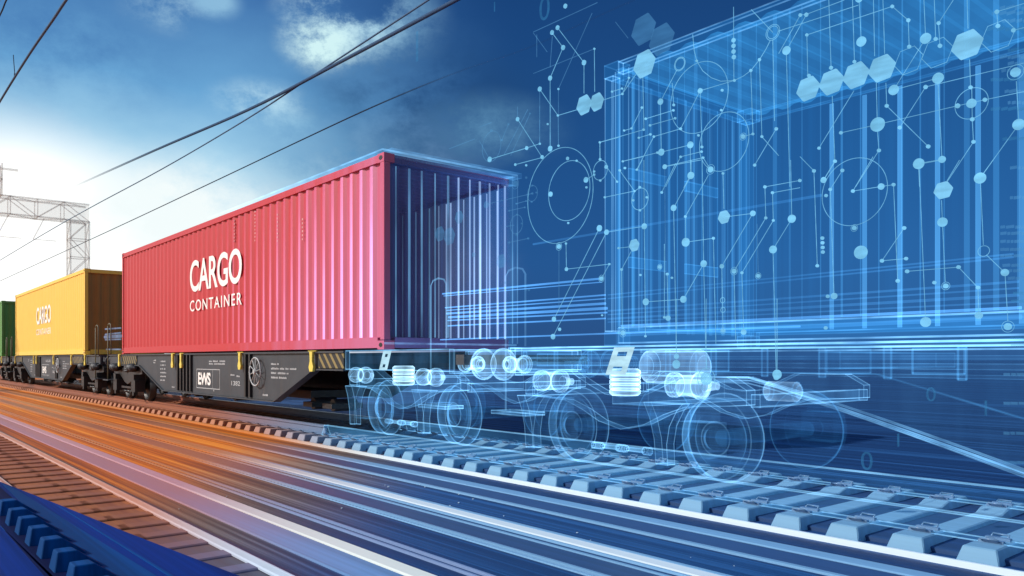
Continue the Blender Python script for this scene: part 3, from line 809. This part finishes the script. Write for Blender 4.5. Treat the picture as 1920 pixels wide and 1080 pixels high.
# ---------------------------------------------------------------- overhead line
def wire(name, pts, r, label, mat='wire'):
    o = MB().tube(pts, r, 8).build(name, M[mat]); return tag(o, label, 'wire')
def curve_px(pxs, Y):
    p = [at(x, y, Y) for x, y in pxs]; out = []; n = len(p)
    for i in range(n - 1):
        a, b_, c, d = p[max(0, i - 1)], p[i], p[i + 1], p[min(n - 1, i + 2)]
        for k in range(6):
            u = k / 6
            out.append(.5 * ((2 * b_) + (c - a) * u + (2 * a - 5 * b_ + 4 * c - d) * u * u + (3 * b_ - a - 3 * c + d) * u ** 3))
    return out + [p[-1]]
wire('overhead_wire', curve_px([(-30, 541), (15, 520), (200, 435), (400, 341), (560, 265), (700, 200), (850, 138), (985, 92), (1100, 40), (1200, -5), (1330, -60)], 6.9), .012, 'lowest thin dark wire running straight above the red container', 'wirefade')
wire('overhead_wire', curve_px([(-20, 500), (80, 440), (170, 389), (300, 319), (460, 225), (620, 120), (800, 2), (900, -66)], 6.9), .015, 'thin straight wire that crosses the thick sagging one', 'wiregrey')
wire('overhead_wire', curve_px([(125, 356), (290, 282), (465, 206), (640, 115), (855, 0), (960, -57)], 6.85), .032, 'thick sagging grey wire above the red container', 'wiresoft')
wire('overhead_wire', curve_px([(-60, 290), (0, 190), (30, 141), (62, 91), (100, 36), (128, -6), (200, -110)], 2.3), .020, 'thick dark wire cutting across the top corner of the sky', 'wiregrey')
wire('overhead_wire', curve_px([(-40, 105), (0, 28), (14, -4), (60, -90)], 2.2), .014, 'short dark wire at the very corner of the sky')
o = MB().tube(curve_px([(28, 142), (26, 118), (25, 103)], 2.3), .007, 6); o.lathe([(.016, -.02), (.016, .03)], 8, 'z', tuple(at(28, 141, 2.3)))
tag(o.build('wire_dropper', M['wire']), 'small upright dropper clamped on the thick corner wire', 'wire fitting')

# pale gantry over the line, far down the track
g = empty('overhead_gantry', (-44.8, 8.8, 0)); tag(g, 'beige lattice gantry spanning the tracks, coloured pale for the glare', 'gantry')
def lattice(b, p, q, w, n, ax):
    p, q = Vector(p), Vector(q); d = q - p
    o1, o2 = (Vector((w, 0, 0)), Vector((0, 0, w))) if ax == 'y' else (Vector((w, 0, 0)), Vector((0, w, 0)))
    cs = [o1 * i + o2 * j for i in (-.5, .5) for j in (-.5, .5)]
    for c in cs: b.tube([p + c, q + c], .045, 4)
    for k in range(n):
        a, e = p + d * (k / n), p + d * ((k + 1) / n)
        for c0, c1 in ((0, 1), (2, 3), (0, 2), (1, 3)):
            if k % 2: c0, c1 = c1, c0
            b.tube([a + cs[c0], e + cs[c1]], .026, 4); b.tube([a + cs[c0], a + cs[c1]], .026, 4)
for y in (0, -19.5):
    MB().box(-.42, .42, y - .42, y + .42, -.25, 8.0).build('post_glare_veil', M['gantryveil'], g)
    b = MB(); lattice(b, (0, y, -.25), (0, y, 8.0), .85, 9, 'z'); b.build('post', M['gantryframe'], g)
MB().box(-.42, .42, -20, .42, 8.01, 8.84).build('beam_glare_veil', M['gantryveil'], g)
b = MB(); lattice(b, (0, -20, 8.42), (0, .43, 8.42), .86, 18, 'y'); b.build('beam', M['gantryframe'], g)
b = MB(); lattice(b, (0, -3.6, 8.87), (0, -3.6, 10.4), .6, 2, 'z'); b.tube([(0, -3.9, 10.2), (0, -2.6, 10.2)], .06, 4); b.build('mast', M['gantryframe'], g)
b = MB()
for k in range(6):
    y = -1.5 - k * 1.5
    b.tube([(0, y, 8.0), (.2, y - .5, 6.9)], .03, 4); b.tube([(.2, y - .5, 6.9), (.2, y + .5, 6.9)], .02, 4)
b.build('insulator_arm', M['gantryframe'], g)

# ---------------------------------------------------------------- floating network of light
NY = 5.02
ZO = {'6': (1000, 0, 3.085), '7': (1460, 0, 3.085), 'b': (1100, 300, 3.1775), 'c': (1500, 300, 3.176), 'd': (800, 200, 2.347)}
def diagram(z, label, links=(), nodes=(), rings=(), hexes=(), ohex=(), ringed=(), faint=(), polys=(), dim=False, Y=NY, pale=()):
    ox, oy, sc = ZO[z]
    P = lambda x, y: at(ox + x / sc, oy + y / sc, Y)
    anchor = None
    pts = [q[:2] for q in list(nodes) + list(rings) + list(hexes)] or [links[0][:2]]
    mx, my = sum(p[0] for p in pts) / len(pts), sum(p[1] for p in pts) / len(pts)
    c0 = P(mx, my); t = empty('network_diagram', c0); tag(t, label, 'light diagram', 'floating diagrams of glowing nodes and links')
    L = M['faintlink'] if dim else M['link']; N = M['hexpale'] if dim else M['node']
    def sz(x, y, r): return .92 * r / sc * depth(P(x, y)) / F
    rad = lambda p: max(.0022, .68 * depth(p) / F)
    def disc(b, p, r, n=20, th=.006, a0=0):
        b.prism([(p.x + r * math.cos(a0 + 2 * PI * k / n), p.z + r * math.sin(a0 + 2 * PI * k / n)) for k in range(n)], p.y - th, p.y + th)
    def loop(b, p, r, tr): b.tube([(p.x + r * math.cos(k * PI / 32), p.y, p.z + r * math.sin(k * PI / 32)) for k in range(64)], tr, 5, True)
    def add(b, name, m):
        for v_ in b.bm.verts: v_.co -= c0
        b.build(name, m, t)
    for x0, y0, x1, y1 in links:
        b = MB(); p, q = P(x0, y0), P(x1, y1); b.tube([p, q], rad(p), 5); add(b, 'link', L)
    for x0, y0, x1, y1 in faint:
        b = MB(); p, q = P(x0, y0), P(x1, y1); b.tube([p, q], rad(p), 5); add(b, 'link', M['faintlink'])
    for pl in polys:
        b = MB(); b.tube([P(*p) for p in pl], rad(P(*pl[0])), 5); add(b, 'curved_link', L)
    for x, y, r in nodes:
        b = MB(); disc(b, P(x, y), sz(x, y, r)); add(b, 'node', N)
    for x, y, r in rings:
        b = MB(); p = P(x, y); loop(b, p, sz(x, y, r), rad(p)); add(b, 'ring', L)
    for x, y, r in ringed:
        b = MB(); p = P(x, y); disc(b, p, sz(x, y, r * .62)); add(b, 'node', N)
        b = MB(); loop(b, p, sz(x, y, r), rad(p) * .8); add(b, 'ring', L)
    for mat, hh in (('hexlight', hexes), ('hexpale', pale)):
        for x, y, r in hh:
            p = P(x, y); b = MB(); disc(b, p, sz(x, y, r), 6, .008, .12 - 0.0)
            bmesh.ops.bevel(b.bm, geom=[e for e in b.bm.edges], offset=.004, segments=1, affect='EDGES'); add(b, 'hexagon', M[mat])
    for x, y, r in ohex:
        p = P(x, y); b = MB(); rr_ = sz(x, y, r)
        b.tube([(p.x + rr_ * math.cos(.12 + k * PI / 3), p.y, p.z + rr_ * math.sin(.12 + k * PI / 3)) for k in range(6)], rad(p), 4, True); add(b, 'hexagon_outline', M['link'])
    return t
diagram('d', 'two nested rings with glowing dots in the gap between the containers',
    links=[(508, 222, 400, 55), (390, 255, 508, 224), (277, 232, 440, 182), (440, 182, 498, 163), (613, 602, 615, 715), (701, 322, 736, 300)],
    nodes=[(508, 222, 9), (545, 182, 10), (580, 172, 5), (620, 228, 8), (660, 238, 5), (701, 322, 13), (703, 355, 5), (545, 385, 12), (623, 512, 5), (613, 602, 5), (400, 55, 10), (277, 232, 13), (440, 182, 9), (498, 163, 5), (390, 255, 6), (438, 258, 5)],
    rings=[(582, 392, 227), (625, 370, 142)], ringed=[(582, 615, 19)], faint=[(582, 615, 582, 880), (400, 55, 400, 0), (545, 182, 545, 0), (580, 172, 578, 40), (497, 163, 497, 0)])
diagram('d', 'slanting pair of links with dots falling from beside the glowing container corner',
    links=[(760, 535, 560, 935), (790, 555, 556, 1012), (615, 715, 804, 693), (804, 693, 769, 757)],
    nodes=[(760, 535, 15), (560, 935, 12), (556, 1012, 13), (615, 715, 9), (804, 693, 5), (585, 980, 8)], ringed=[(769, 757, 17)])
diagram('d', 'small ring with four dots hanging by the upper corner of the glowing container',
    links=[(790, 262, 838, 330), (762, 157, 763, 232), (762, 157, 845, 135)], nodes=[(763, 232, 6), (764, 325, 5), (737, 285, 5), (737, 299, 5), (762, 157, 5), (838, 330, 5), (790, 265, 9)], rings=[(764, 280, 46)])
diagram('d', 'dim ring and short bars in front of the open end of the red container',
    links=[(270, 428, 465, 382), (362, 458, 432, 443), (395, 427, 438, 415), (362, 598, 447, 580), (345, 528, 385, 522), (235, 88, 285, 70), (360, 77, 331, 147), (370, 215, 455, 30), (340, 212, 445, 12), (100, 185, 212, 142), (232, 150, 277, 232)],
    nodes=[(465, 382, 5), (483, 378, 4), (465, 347, 4), (462, 419, 4), (397, 562, 7), (418, 514, 4), (397, 475, 4), (262, 432, 16), (362, 458, 4), (432, 443, 4), (395, 427, 4), (438, 415, 4), (362, 598, 5), (447, 580, 5), (285, 105, 6), (331, 147, 5), (360, 77, 5), (455, 30, 4), (438, 312, 5), (437, 805, 5), (450, 807, 5), (207, 652, 11), (345, 775, 6)],
    rings=[(465, 382, 37), (395, 518, 45), (285, 175, 72)], ringed=[(390, 340, 24)], pale=[(328, 680, 36), (143, 487, 33), (58, 560, 38), (100, 570, 45)], dim=True)
diagram('6', 'twin bright hexagons hanging side by side above the gap',
    links=[(293, 540, 293, 362), (293, 362, 140, 160), (355, 530, 353, 282), (97, 452, 97, 860), (108, 188, 172, 275), (172, 275, 97, 452), (37, 515, 142, 668), (142, 668, 262, 632), (400, 580, 515, 543), (515, 543, 553, 450), (455, 530, 513, 512)],
    nodes=[(293, 362, 16), (140, 160, 14), (353, 282, 6), (97, 452, 15), (108, 188, 14), (172, 275, 15), (37, 515, 15), (142, 668, 7), (97, 860, 17), (145, 515, 6), (515, 543, 7), (553, 450, 6), (455, 530, 6), (513, 512, 6), (83, 718, 6), (185, 35, 14)],
    hexes=[(293, 607, 66), (367, 590, 60)], faint=[(353, 282, 0, 425), (37, 515, 37, 830), (145, 515, 340, 75), (145, 515, 145, 840), (0, 185, 370, 15), (475, 127, 548, 220), (97, 390, 110, 210), (20, 330, 20, 200), (0, 190, 80, 300)])
diagram('6', 'large bright hexagon with two pale ones over the top corner of the glowing container',
    links=[(633, 440, 640, 750), (385, 823, 638, 750), (385, 823, 385, 920), (628, 622, 568, 743), (568, 743, 525, 755), (610, 797, 677, 777), (697, 790, 598, 982), (697, 790, 852, 745), (518, 933, 718, 883), (520, 535, 600, 420)],
    nodes=[(638, 750, 7), (385, 823, 6), (628, 622, 7), (568, 743, 6), (525, 755, 6), (610, 797, 6), (677, 777, 7), (697, 790, 7), (598, 982, 6), (518, 933, 6), (718, 883, 7), (530, 972, 7), (500, 985, 7)],
    hexes=[(642, 370, 90)], pale=[(637, 170, 100), (742, 228, 102)])
diagram('6', 'two overlapping circles under the glowing container roof with a curved tail',
    links=[(965, 525, 1163, 465), (965, 525, 852, 745), (965, 525, 975, 850), (1160, 465, 1158, 40), (1385, 187, 1260, 55), (1258, 410, 1270, 775), (1308, 345, 1322, 790), (1213, 790, 1270, 775), (982, 912, 1025, 980), (1322, 790, 1419, 900), (1385, 230, 1395, 700)],
    nodes=[(965, 525, 16), (1163, 465, 8), (945, 352, 7), (1092, 522, 8), (1087, 637, 7), (955, 783, 7), (852, 745, 8), (1258, 408, 9), (1308, 345, 9), (1270, 775, 8), (1322, 790, 8), (1097, 1003, 7), (1158, 233, 13), (1158, 265, 13), (1158, 298, 13), (1160, 330, 13), (982, 912, 7), (975, 850, 8), (973, 877, 7)],
    rings=[(955, 565, 220), (1100, 820, 183), (1385, 187, 48), (1385, 187, 38)], ringed=[(1213, 790, 22), (1025, 980, 30)], polys=[[(922, 200), (930, 290), (945, 352), (980, 410), (1030, 450), (1085, 470), (1163, 465), (1215, 440), (1258, 408), (1308, 345), (1345, 285), (1370, 235)]])
diagram('6', 'stepped chain of dots below a small ring beside the overlapping circles',
    links=[(830, 405, 735, 588), (735, 588, 740, 880), (740, 880, 908, 838), (908, 838, 910, 1015), (910, 1015, 870, 1085), (650, 687, 810, 638), (675, 725, 820, 684), (812, 607, 803, 480), (852, 907, 973, 877), (760, 963, 982, 912), (852, 907, 765, 1080), (1280, 955, 1405, 745)],
    nodes=[(735, 588, 19), (740, 880, 21), (908, 838, 21), (910, 1015, 22), (650, 687, 7), (810, 638, 7), (675, 725, 7), (820, 684, 7), (812, 607, 8), (852, 907, 7), (760, 963, 12), (1280, 955, 9), (1405, 745, 10)], rings=[(847, 370, 42), (847, 370, 36)])
diagram('7', 'row of four bright hexagons hung on threads inside the glowing container',
    links=[(168, 430, 163, 202), (303, 390, 290, 0), (438, 350, 427, 0), (613, 310, 603, 0), (555, 325, 548, 0), (163, 202, 657, 37), (657, 37, 750, 117), (750, 117, 755, 270), (435, 525, 233, 857), (310, 555, 325, 932), (325, 932, 260, 1040), (565, 480, 570, 690)],
    nodes=[(163, 202, 9), (657, 37, 10), (750, 117, 11), (755, 270, 11), (175, 437, 10), (303, 392, 11), (438, 357, 10), (233, 857, 9), (325, 932, 10), (260, 1040, 17)],
    hexes=[(170, 513, 80), (305, 475, 83), (447, 435, 86), (597, 395, 88)], ohex=[(752, 350, 88), (917, 305, 94)])
diagram('7', 'big dots joined by slanting links beside the hexagon row under the roof',
    links=[(478, 240, 465, 0), (45, 292, 160, 85), (0, 310, 125, 87), (125, 87, 160, 83), (0, 180, 460, 30), (160, 83, 380, 0), (45, 315, 65, 1080), (850, 222, 840, 0), (850, 222, 665, 520), (665, 520, 922, 452), (922, 480, 945, 922), (945, 922, 810, 945), (850, 503, 1419, 365), (850, 503, 700, 738), (625, 612, 865, 847), (625, 612, 620, 480), (810, 960, 815, 1080)],
    nodes=[(478, 240, 30), (465, -8, 22), (45, 292, 26), (160, 85, 12), (125, 87, 10), (850, 222, 32), (665, 520, 31), (922, 452, 33), (945, 922, 21), (810, 947, 33), (850, 503, 12), (700, 738, 11), (625, 612, 11), (865, 847, 12)])
diagram('7', 'ring around a dot on a long link, with one bright hexagon hanging above it',
    links=[(360, 768, 540, 728), (605, 712, 1035, 612), (1035, 612, 1193, 577), (1193, 577, 1419, 530), (1105, 345, 1110, 505), (1117, 505, 1120, 690), (1120, 690, 1127, 820), (1127, 820, 975, 1050), (1095, 165, 1090, 0), (572, 760, 580, 870), (580, 870, 445, 1080)],
    nodes=[(360, 768, 10), (572, 720, 44), (1035, 612, 14), (1193, 577, 12), (1115, 598, 28), (1110, 505, 11), (1120, 690, 12), (1127, 820, 11), (580, 870, 11)], rings=[(1115, 598, 96)], hexes=[(1090, 258, 95)], ohex=[(1268, 208, 98)])
diagram('7', 'large dots on slanting link near the end of the hexagon row',
    links=[(1388, 720, 1165, 1030), (1375, 470, 1388, 690), (925, 133, 1010, 0), (925, 133, 933, 265), (908, 225, 900, 0), (1262, 68, 1419, 20), (1262, 68, 1268, 150), (1358, 175, 1419, 160)],
    nodes=[(1388, 720, 34), (1165, 1030, 34), (925, 133, 11), (933, 265, 12), (908, 225, 11), (1262, 68, 12), (1268, 150, 12), (1358, 175, 12)], ringed=[(1370, 418, 46)])
diagram('b', 'small dotted ring and bright step link on the end wall of the glowing container',
    links=[(197, 62, 285, 185), (108, 222, 285, 185), (118, 430, 343, 395), (343, 395, 341, 0), (343, 395, 350, 1050), (352, 845, 576, 830), (697, 618, 576, 830), (697, 618, 688, 0), (697, 618, 708, 1080), (215, 8, 335, -20), (300, 57, 330, 0)],
    nodes=[(316, 162, 8), (358, 222, 7), (277, 240, 7), (317, 300, 7), (285, 185, 6), (197, 62, 7), (108, 222, 7), (118, 430, 17), (343, 395, 19), (352, 845, 22), (576, 830, 22), (697, 618, 22), (350, 1050, 7), (227, 48, 7), (300, 57, 6), (215, 8, 6)], rings=[(317, 232, 70)])
diagram('b', 'bright hexagon with chain of slanting links in the middle of the glowing container',
    links=[(818, 340, 990, 318), (990, 318, 805, 633), (805, 633, 812, 1015), (812, 80, 818, 290), (1067, 345, 878, 662), (1067, 345, 1062, 160), (1062, 160, 1270, 122), (1107, 195, 1271, 165), (1107, 195, 1112, 360), (1112, 360, 925, 672), (925, 672, 935, 1025), (878, 662, 888, 1080)],
    nodes=[(990, 318, 18), (805, 633, 14), (812, 80, 7), (1067, 345, 9), (1062, 160, 10), (1270, 122, 10), (1107, 195, 9), (1112, 360, 8), (925, 672, 9), (935, 1025, 18)], hexes=[(818, 340, 46)], rings=[(810, 835, 17), (812, 893, 17)], ringed=[(878, 662, 25), (812, 1017, 20), (1022, 690, 20)], faint=[(1022, 670, 1015, 380)])
diagram('b', 'small hexagon with short links near the low end wall of the glowing container',
    links=[(190, 525, 260, 517), (265, 545, 208, 652), (208, 652, 212, 1010), (463, 500, 463, 937), (480, 690, 485, 930)],
    nodes=[(190, 525, 7), (208, 652, 8), (480, 680, 9), (508, 702, 7), (320, 685, 7), (485, 942, 17), (463, 937, 8), (92, 925, 6)], hexes=[(283, 508, 43)], ringed=[(435, 637, 18), (215, 1030, 27)])
diagram('b', 'long threads with dots descending through the middle of the glowing container',
    links=[(465, 40, 680, 0), (447, 193, 530, 20), (622, 92, 518, 285), (622, 0, 622, 92), (518, 285, 535, 1170), (725, 90, 588, 337), (588, 337, 590, 490), (590, 490, 755, 466), (755, 466, 770, 1100), (1222, 350, 1110, 533), (1222, 350, 1215, 0), (1110, 533, 1130, 1290), (708, 1080, 716, 1245)],
    nodes=[(465, 40, 15), (447, 193, 8), (622, 92, 22), (518, 285, 20), (588, 337, 8), (590, 490, 28), (755, 466, 9), (1222, 350, 26), (1110, 533, 25), (535, 1170, 17), (1130, 1295, 17), (716, 1190, 0.1)], faint=[(465, 40, 470, 760)])
diagram('c', 'large circle crossed by a link between the tall ribs of the glowing container',
    links=[(83, 65, 0, -20), (83, 65, 103, 630), (140, 120, 210, 8), (180, 175, 252, 62), (180, 175, 203, 810), (315, 185, 483, 158), (483, 158, 557, 147), (315, 185, 435, -20), (557, 147, 582, 720)],
    nodes=[(83, 65, 11), (103, 630, 10), (140, 120, 18), (210, 8, 9), (180, 175, 10), (252, 62, 11), (203, 810, 20), (165, 812, 11), (315, 185, 11), (483, 158, 20), (557, 147, 11), (582, 720, 12), (362, 550, 43), (155, 212, 10), (133, 465, 11), (134, 493, 11), (135, 521, 11), (136, 548, 11), (153, 1000, 11)], rings=[(320, 190, 217)], ringed=[(323, 405, 22)])
diagram('c', 'bent link with corner dots low on the tall ribs of the glowing container',
    links=[(620, 405, 488, 600), (488, 600, 632, 587), (638, 663, 944, 638), (944, 638, 1060, 760), (1060, 760, 1065, 925)],
    nodes=[(620, 405, 12), (488, 600, 12), (632, 587, 11), (638, 663, 12), (944, 638, 12), (1060, 760, 12), (1065, 925, 23)])
diagram('c', 'lone bright hexagon with dots on threads low in the glowing container',
    links=[(707, 25, 845, 0), (710, 50, 748, 965), (875, 125, 950, 0), (843, 240, 848, 370), (850, 400, 865, 725), (1072, 108, 1150, 0), (1075, 140, 1092, 505), (1110, 565, 1220, 670), (1222, 690, 1238, 960)],
    nodes=[(707, 25, 30), (748, 965, 32), (848, 370, 30), (800, 730, 11), (1072, 108, 34), (1220, 670, 23)], hexes=[(853, 180, 60)], rings=[(1094, 542, 34)], ringed=[(868, 750, 25), (1238, 992, 36)])
# hanging threads below the container sill
for (px, y0, y1, r, lab) in ((1268, 560, 683, 10, 'pale dot on a thread hanging above the glowing damper'), (1324, 560, 710, 15, 'ringed dot on a thread hanging over the glowing wheel'), (1457, 560, 702, 11, 'dot on the thread that touches the curved truss rod')):
    a, c = at(px, y0, NY), at(px, y1, NY); t = empty('hanging_light', c); tag(t, lab, 'light diagram', 'glowing dots hanging on threads')
    MB().tube([a - c, (0, 0, 0)], .0025, 5).build('link', M['link'], t)
    rr_ = r * depth(c) / F
    MB().prism([(rr_ * math.cos(k * PI / 10) * .8, rr_ * math.sin(k * PI / 10) * .8) for k in range(20)], -.006, .006).build('node', M['node'], t)
    if px == 1324:
        MB().tube([(rr_ * 1.3 * math.cos(k * PI / 16), 0, rr_ * 1.3 * math.sin(k * PI / 16)) for k in range(32)], .003, 5, True).build('ring', M['link'], t)
# columns of short data bars at the edge
t = empty('data_readout', at(1890, 300, NY)); tag(t, 'column of short glowing horizontal bars beside the hanging hexagons', 'light diagram')
rb = random.Random(11); c0 = t.location.copy()
for py, w, mt in [(16, 45, 'hexpale'), (26, 60, 'hexpale'), (40, 40, 'hexpale'), (56, 70, 'digit'), (95, 30, 'digit'), (108, 45, 'hexpale'), (120, 30, 'hexpale'), (133, 42, 'hexpale'), (150, 62, 'digit'), (172, 36, 'hexpale'), (193, 30, 'hexpale'), (205, 62, 'digit'), (261, 40, 'digit'), (315, 26, 'hexpale'), (371, 26, 'hexpale'), (426, 44, 'hexpale'), (438, 44, 'hexpale'), (453, 44, 'hexpale'), (468, 44, 'hexpale'), (480, 44, 'hexpale'), (498, 40, 'hexpale'), (508, 44, 'hexpale'), (522, 30, 'hexpale'), (550, 20, 'digit'), (565, 24, 'digit'), (633, 26, 'digit'), (646, 24, 'hexpale'), (702, 38, 'hexpale'), (756, 38, 'hexpale'), (812, 38, 'hexpale'), (867, 38, 'hexpale')]:
    b = MB(); x = 1920 - w
    while x < 1935:
        g = rb.uniform(4, 16); a, c = at(x, py, NY), at(x + g, py, NY)
        b.box(a.x - c0.x, c.x - c0.x, -.004, .004, a.z - c0.z - .008, a.z - c0.z + .008); x += g + rb.uniform(1, 3)
    b.build('data_bar', M[mt], t)
# faint floating digits
for ch, px, py, hh, lab in (('0', 1025, 42, 44, 'faint glowing digit 0 high above the gap'), ('1', 797, 116, 56, 'faint glowing digit 1 high beside the white cloud'), ('1', 932, 22, 18, 'small faint digit 1 in the upper sky'), ('0', 1745, 752, 26, 'faint digit 0 beneath the truss rod'), ('1', 1855, 779, 28, 'pale digit 1 near the end of the truss rod'), ('1', 1690, 837, 24, 'dim digit 1 below the truss rod'), ('0', 1625, 880, 34, 'dim digit 0 over the dark ground behind the rails')):
    p = at(px - hh * .3, py, 5.0 if py > 400 else 7.0)
    if py > 400: p = at(px - hh * .3, py, 5.0)
    o, w, hg = text_mesh('floating_digit', ch, 1.0, M['digit'], None, 1, -.01, .004, 1)
    k = hh * depth(p) / F / hg; o.scale = (k, 1, k); o.location = p
    tag(o, lab, 'digit')

# ---------------------------------------------------------------- sky, sun, camera
SUN_AZ = Vector((-.48, -.88, 0)).normalized(); EL = R(32)
w = bpy.data.worlds.new('World'); scene.world = w; w.use_nodes = True
nt = w.node_tree; nt.nodes.clear(); h = NT(nt)
sky = h.n('ShaderNodeTexSky'); sky.sky_type = 'NISHITA'; sky.sun_disc = False; sky.sun_elevation = EL
sky.sun_rotation = math.atan2(SUN_AZ.x, SUN_AZ.y); sky.dust_density = .6
dirn = h.vmath('NORMALIZE', h.n('ShaderNodeTexCoord').outputs['Generated'])
fx = h.vmath('DOT_PRODUCT', dirn, (-C_, S_, 0)); rx = h.vmath('DOT_PRODUCT', dirn, (S_, C_, 0))
az = h.math('ARCTAN2', rx, fx)                       # 0 straight ahead, negative towards the far end of the line
sz = h.n('ShaderNodeSeparateXYZ'); h.put(sz.inputs[0], dirn); el = sz.outputs[2]
warp = h.noise(h.scaled(dirn, (1, 1, 2.0)), 3.0, 6, .6)
elw = h.math('ADD', el, h.math('MULTIPLY', h.math('SUBTRACT', warp, .5), .09))
left = h.ramp(elw, [(0, (1.0, 1.0, 1.0)), (.11, (.97, 1.0, 1.0)), (.165, (.74, .92, .97)), (.225, (.40, .69, .88)), (.30, (.145, .39, .68)), (.40, (.048, .165, .42)), (1, (.02, .09, .30))])
right = h.ramp(el, [(0, (.0065, .068, .235)), (.12, (.009, .085, .285)), (.28, (.0085, .072, .245)), (.45, (.006, .048, .18)), (1, (.004, .04, .16))])
fr = h.rng(h.math('ADD', az, h.math('MULTIPLY', h.math('SUBTRACT', warp, .5), .12)), -.37, .02)
col = h.mix(fr, left, right)
cn = h.noise(h.scaled(dirn, (1, 1, 1.5)), 13.0, 10, .72)
cn2 = h.noise(h.scaled(dirn, (1, 1, 1.7)), 5.0, 4, .55)
def blob(px, py, rad_, colr, k, lo=.36, hi=.62, flat=1.6):
    """a cloud fixed in one part of the sky"""
    global col
    d = skydir(px, py)
    df = h.vmath('SUBTRACT', dirn, tuple(d)); df = h.vmath('MULTIPLY', df, (1, 1, flat))
    g = h.math('SUBTRACT', 1.0, h.rng(h.vmath('LENGTH', df), 0, rad_ / F))
    nn = h.math('ADD', h.math('MULTIPLY', cn, .45), h.math('MULTIPLY', cn2, .55))
    f = h.math('MULTIPLY', h.math('MULTIPLY', h.rng(nn, lo, hi), h.math('MULTIPLY', g, k)), 1.0, clamp=True)
    f = h.math('MINIMUM', f, 1.0)
    col = h.mix(f, col, colr)
blob(820, 225, 300, (.010, .060, .19), 1.4)
blob(900, 245, 190, (.10, .27, .47), 1.3, .36, .66, 2.3)
blob(620, 285, 190, (.10, .30, .55), 1.3)
blob(490, 195, 110, (.48, .74, .89), 1.5, .40, .62, 2.2)
blob(540, 258, 130, (.30, .58, .80), 1.2, .38, .62, 2.2)
blob(690, 35, 160, (.26, .52, .73), 1.3, .38, .60)
blob(640, 22, 130, (.56, .82, .92), 2.3, .41, .62, 1.2)
blob(600, 78, 90, (.66, .92, .94), 2.2, .40, .62, 1.4)
blob(305, 8, 90, (.44, .70, .85), 1.7, .44, .66)
blob(400, 4, 55, (.26, .50, .72), 1.6)
blob(120, 60, 260, (.060, .20, .47), .9)
blob(20, 445, 300, (1.2, 1.2, 1.17), 2.0, .2, .5, 1.3)
blob(340, 405, 270, (.92, 1.0, 1.0), 1.5, .28, .6, 1.9)
# away from the picture the plain sky takes over
front = h.rng(h.math('ABSOLUTE', az), .85, 1.35, 0.97, 0.0)
k1 = h.mix(1.0, sky.outputs[0], (.10, .10, .10), 'MULTIPLY')
final = h.mix(front, k1, col)
bg = h.n('ShaderNodeBackground'); h.put(bg.inputs[0], final); bg.inputs[1].default_value = 1.0
ow = h.n('ShaderNodeOutputWorld'); nt.links.new(bg.outputs[0], ow.inputs[0])

sd = bpy.data.lights.new('Sun', 'SUN'); sd.energy = 4.0; sd.angle = R(.5); sd.color = (1, .93, .84)
so = bpy.data.objects.new('sun', sd); COL.objects.link(so)
sv = Vector((SUN_AZ.x * math.cos(EL), SUN_AZ.y * math.cos(EL), math.sin(EL)))
so.rotation_euler = (-sv).to_track_quat('-Z', 'Y').to_euler()

cam = bpy.data.cameras.new('Camera'); co = bpy.data.objects.new('camera', cam); COL.objects.link(co)
cam.sensor_width = 36; cam.lens = F / 1920 * 36; cam.shift_y = (HZ - 540) / 1920
cam.clip_start = .02; cam.clip_end = 3000
co.location = (0, 0, EYE); co.rotation_euler = (PI / 2, 0, math.atan2(C_, S_))
scene.camera = co

scene.render.engine = 'CYCLES'
scene.cycles.transparent_max_bounces = 96
scene.cycles.max_bounces = 6
scene.view_settings.view_transform = 'Standard'; scene.view_settings.look = 'None'
scene.view_settings.exposure = 0; scene.view_settings.gamma = 1
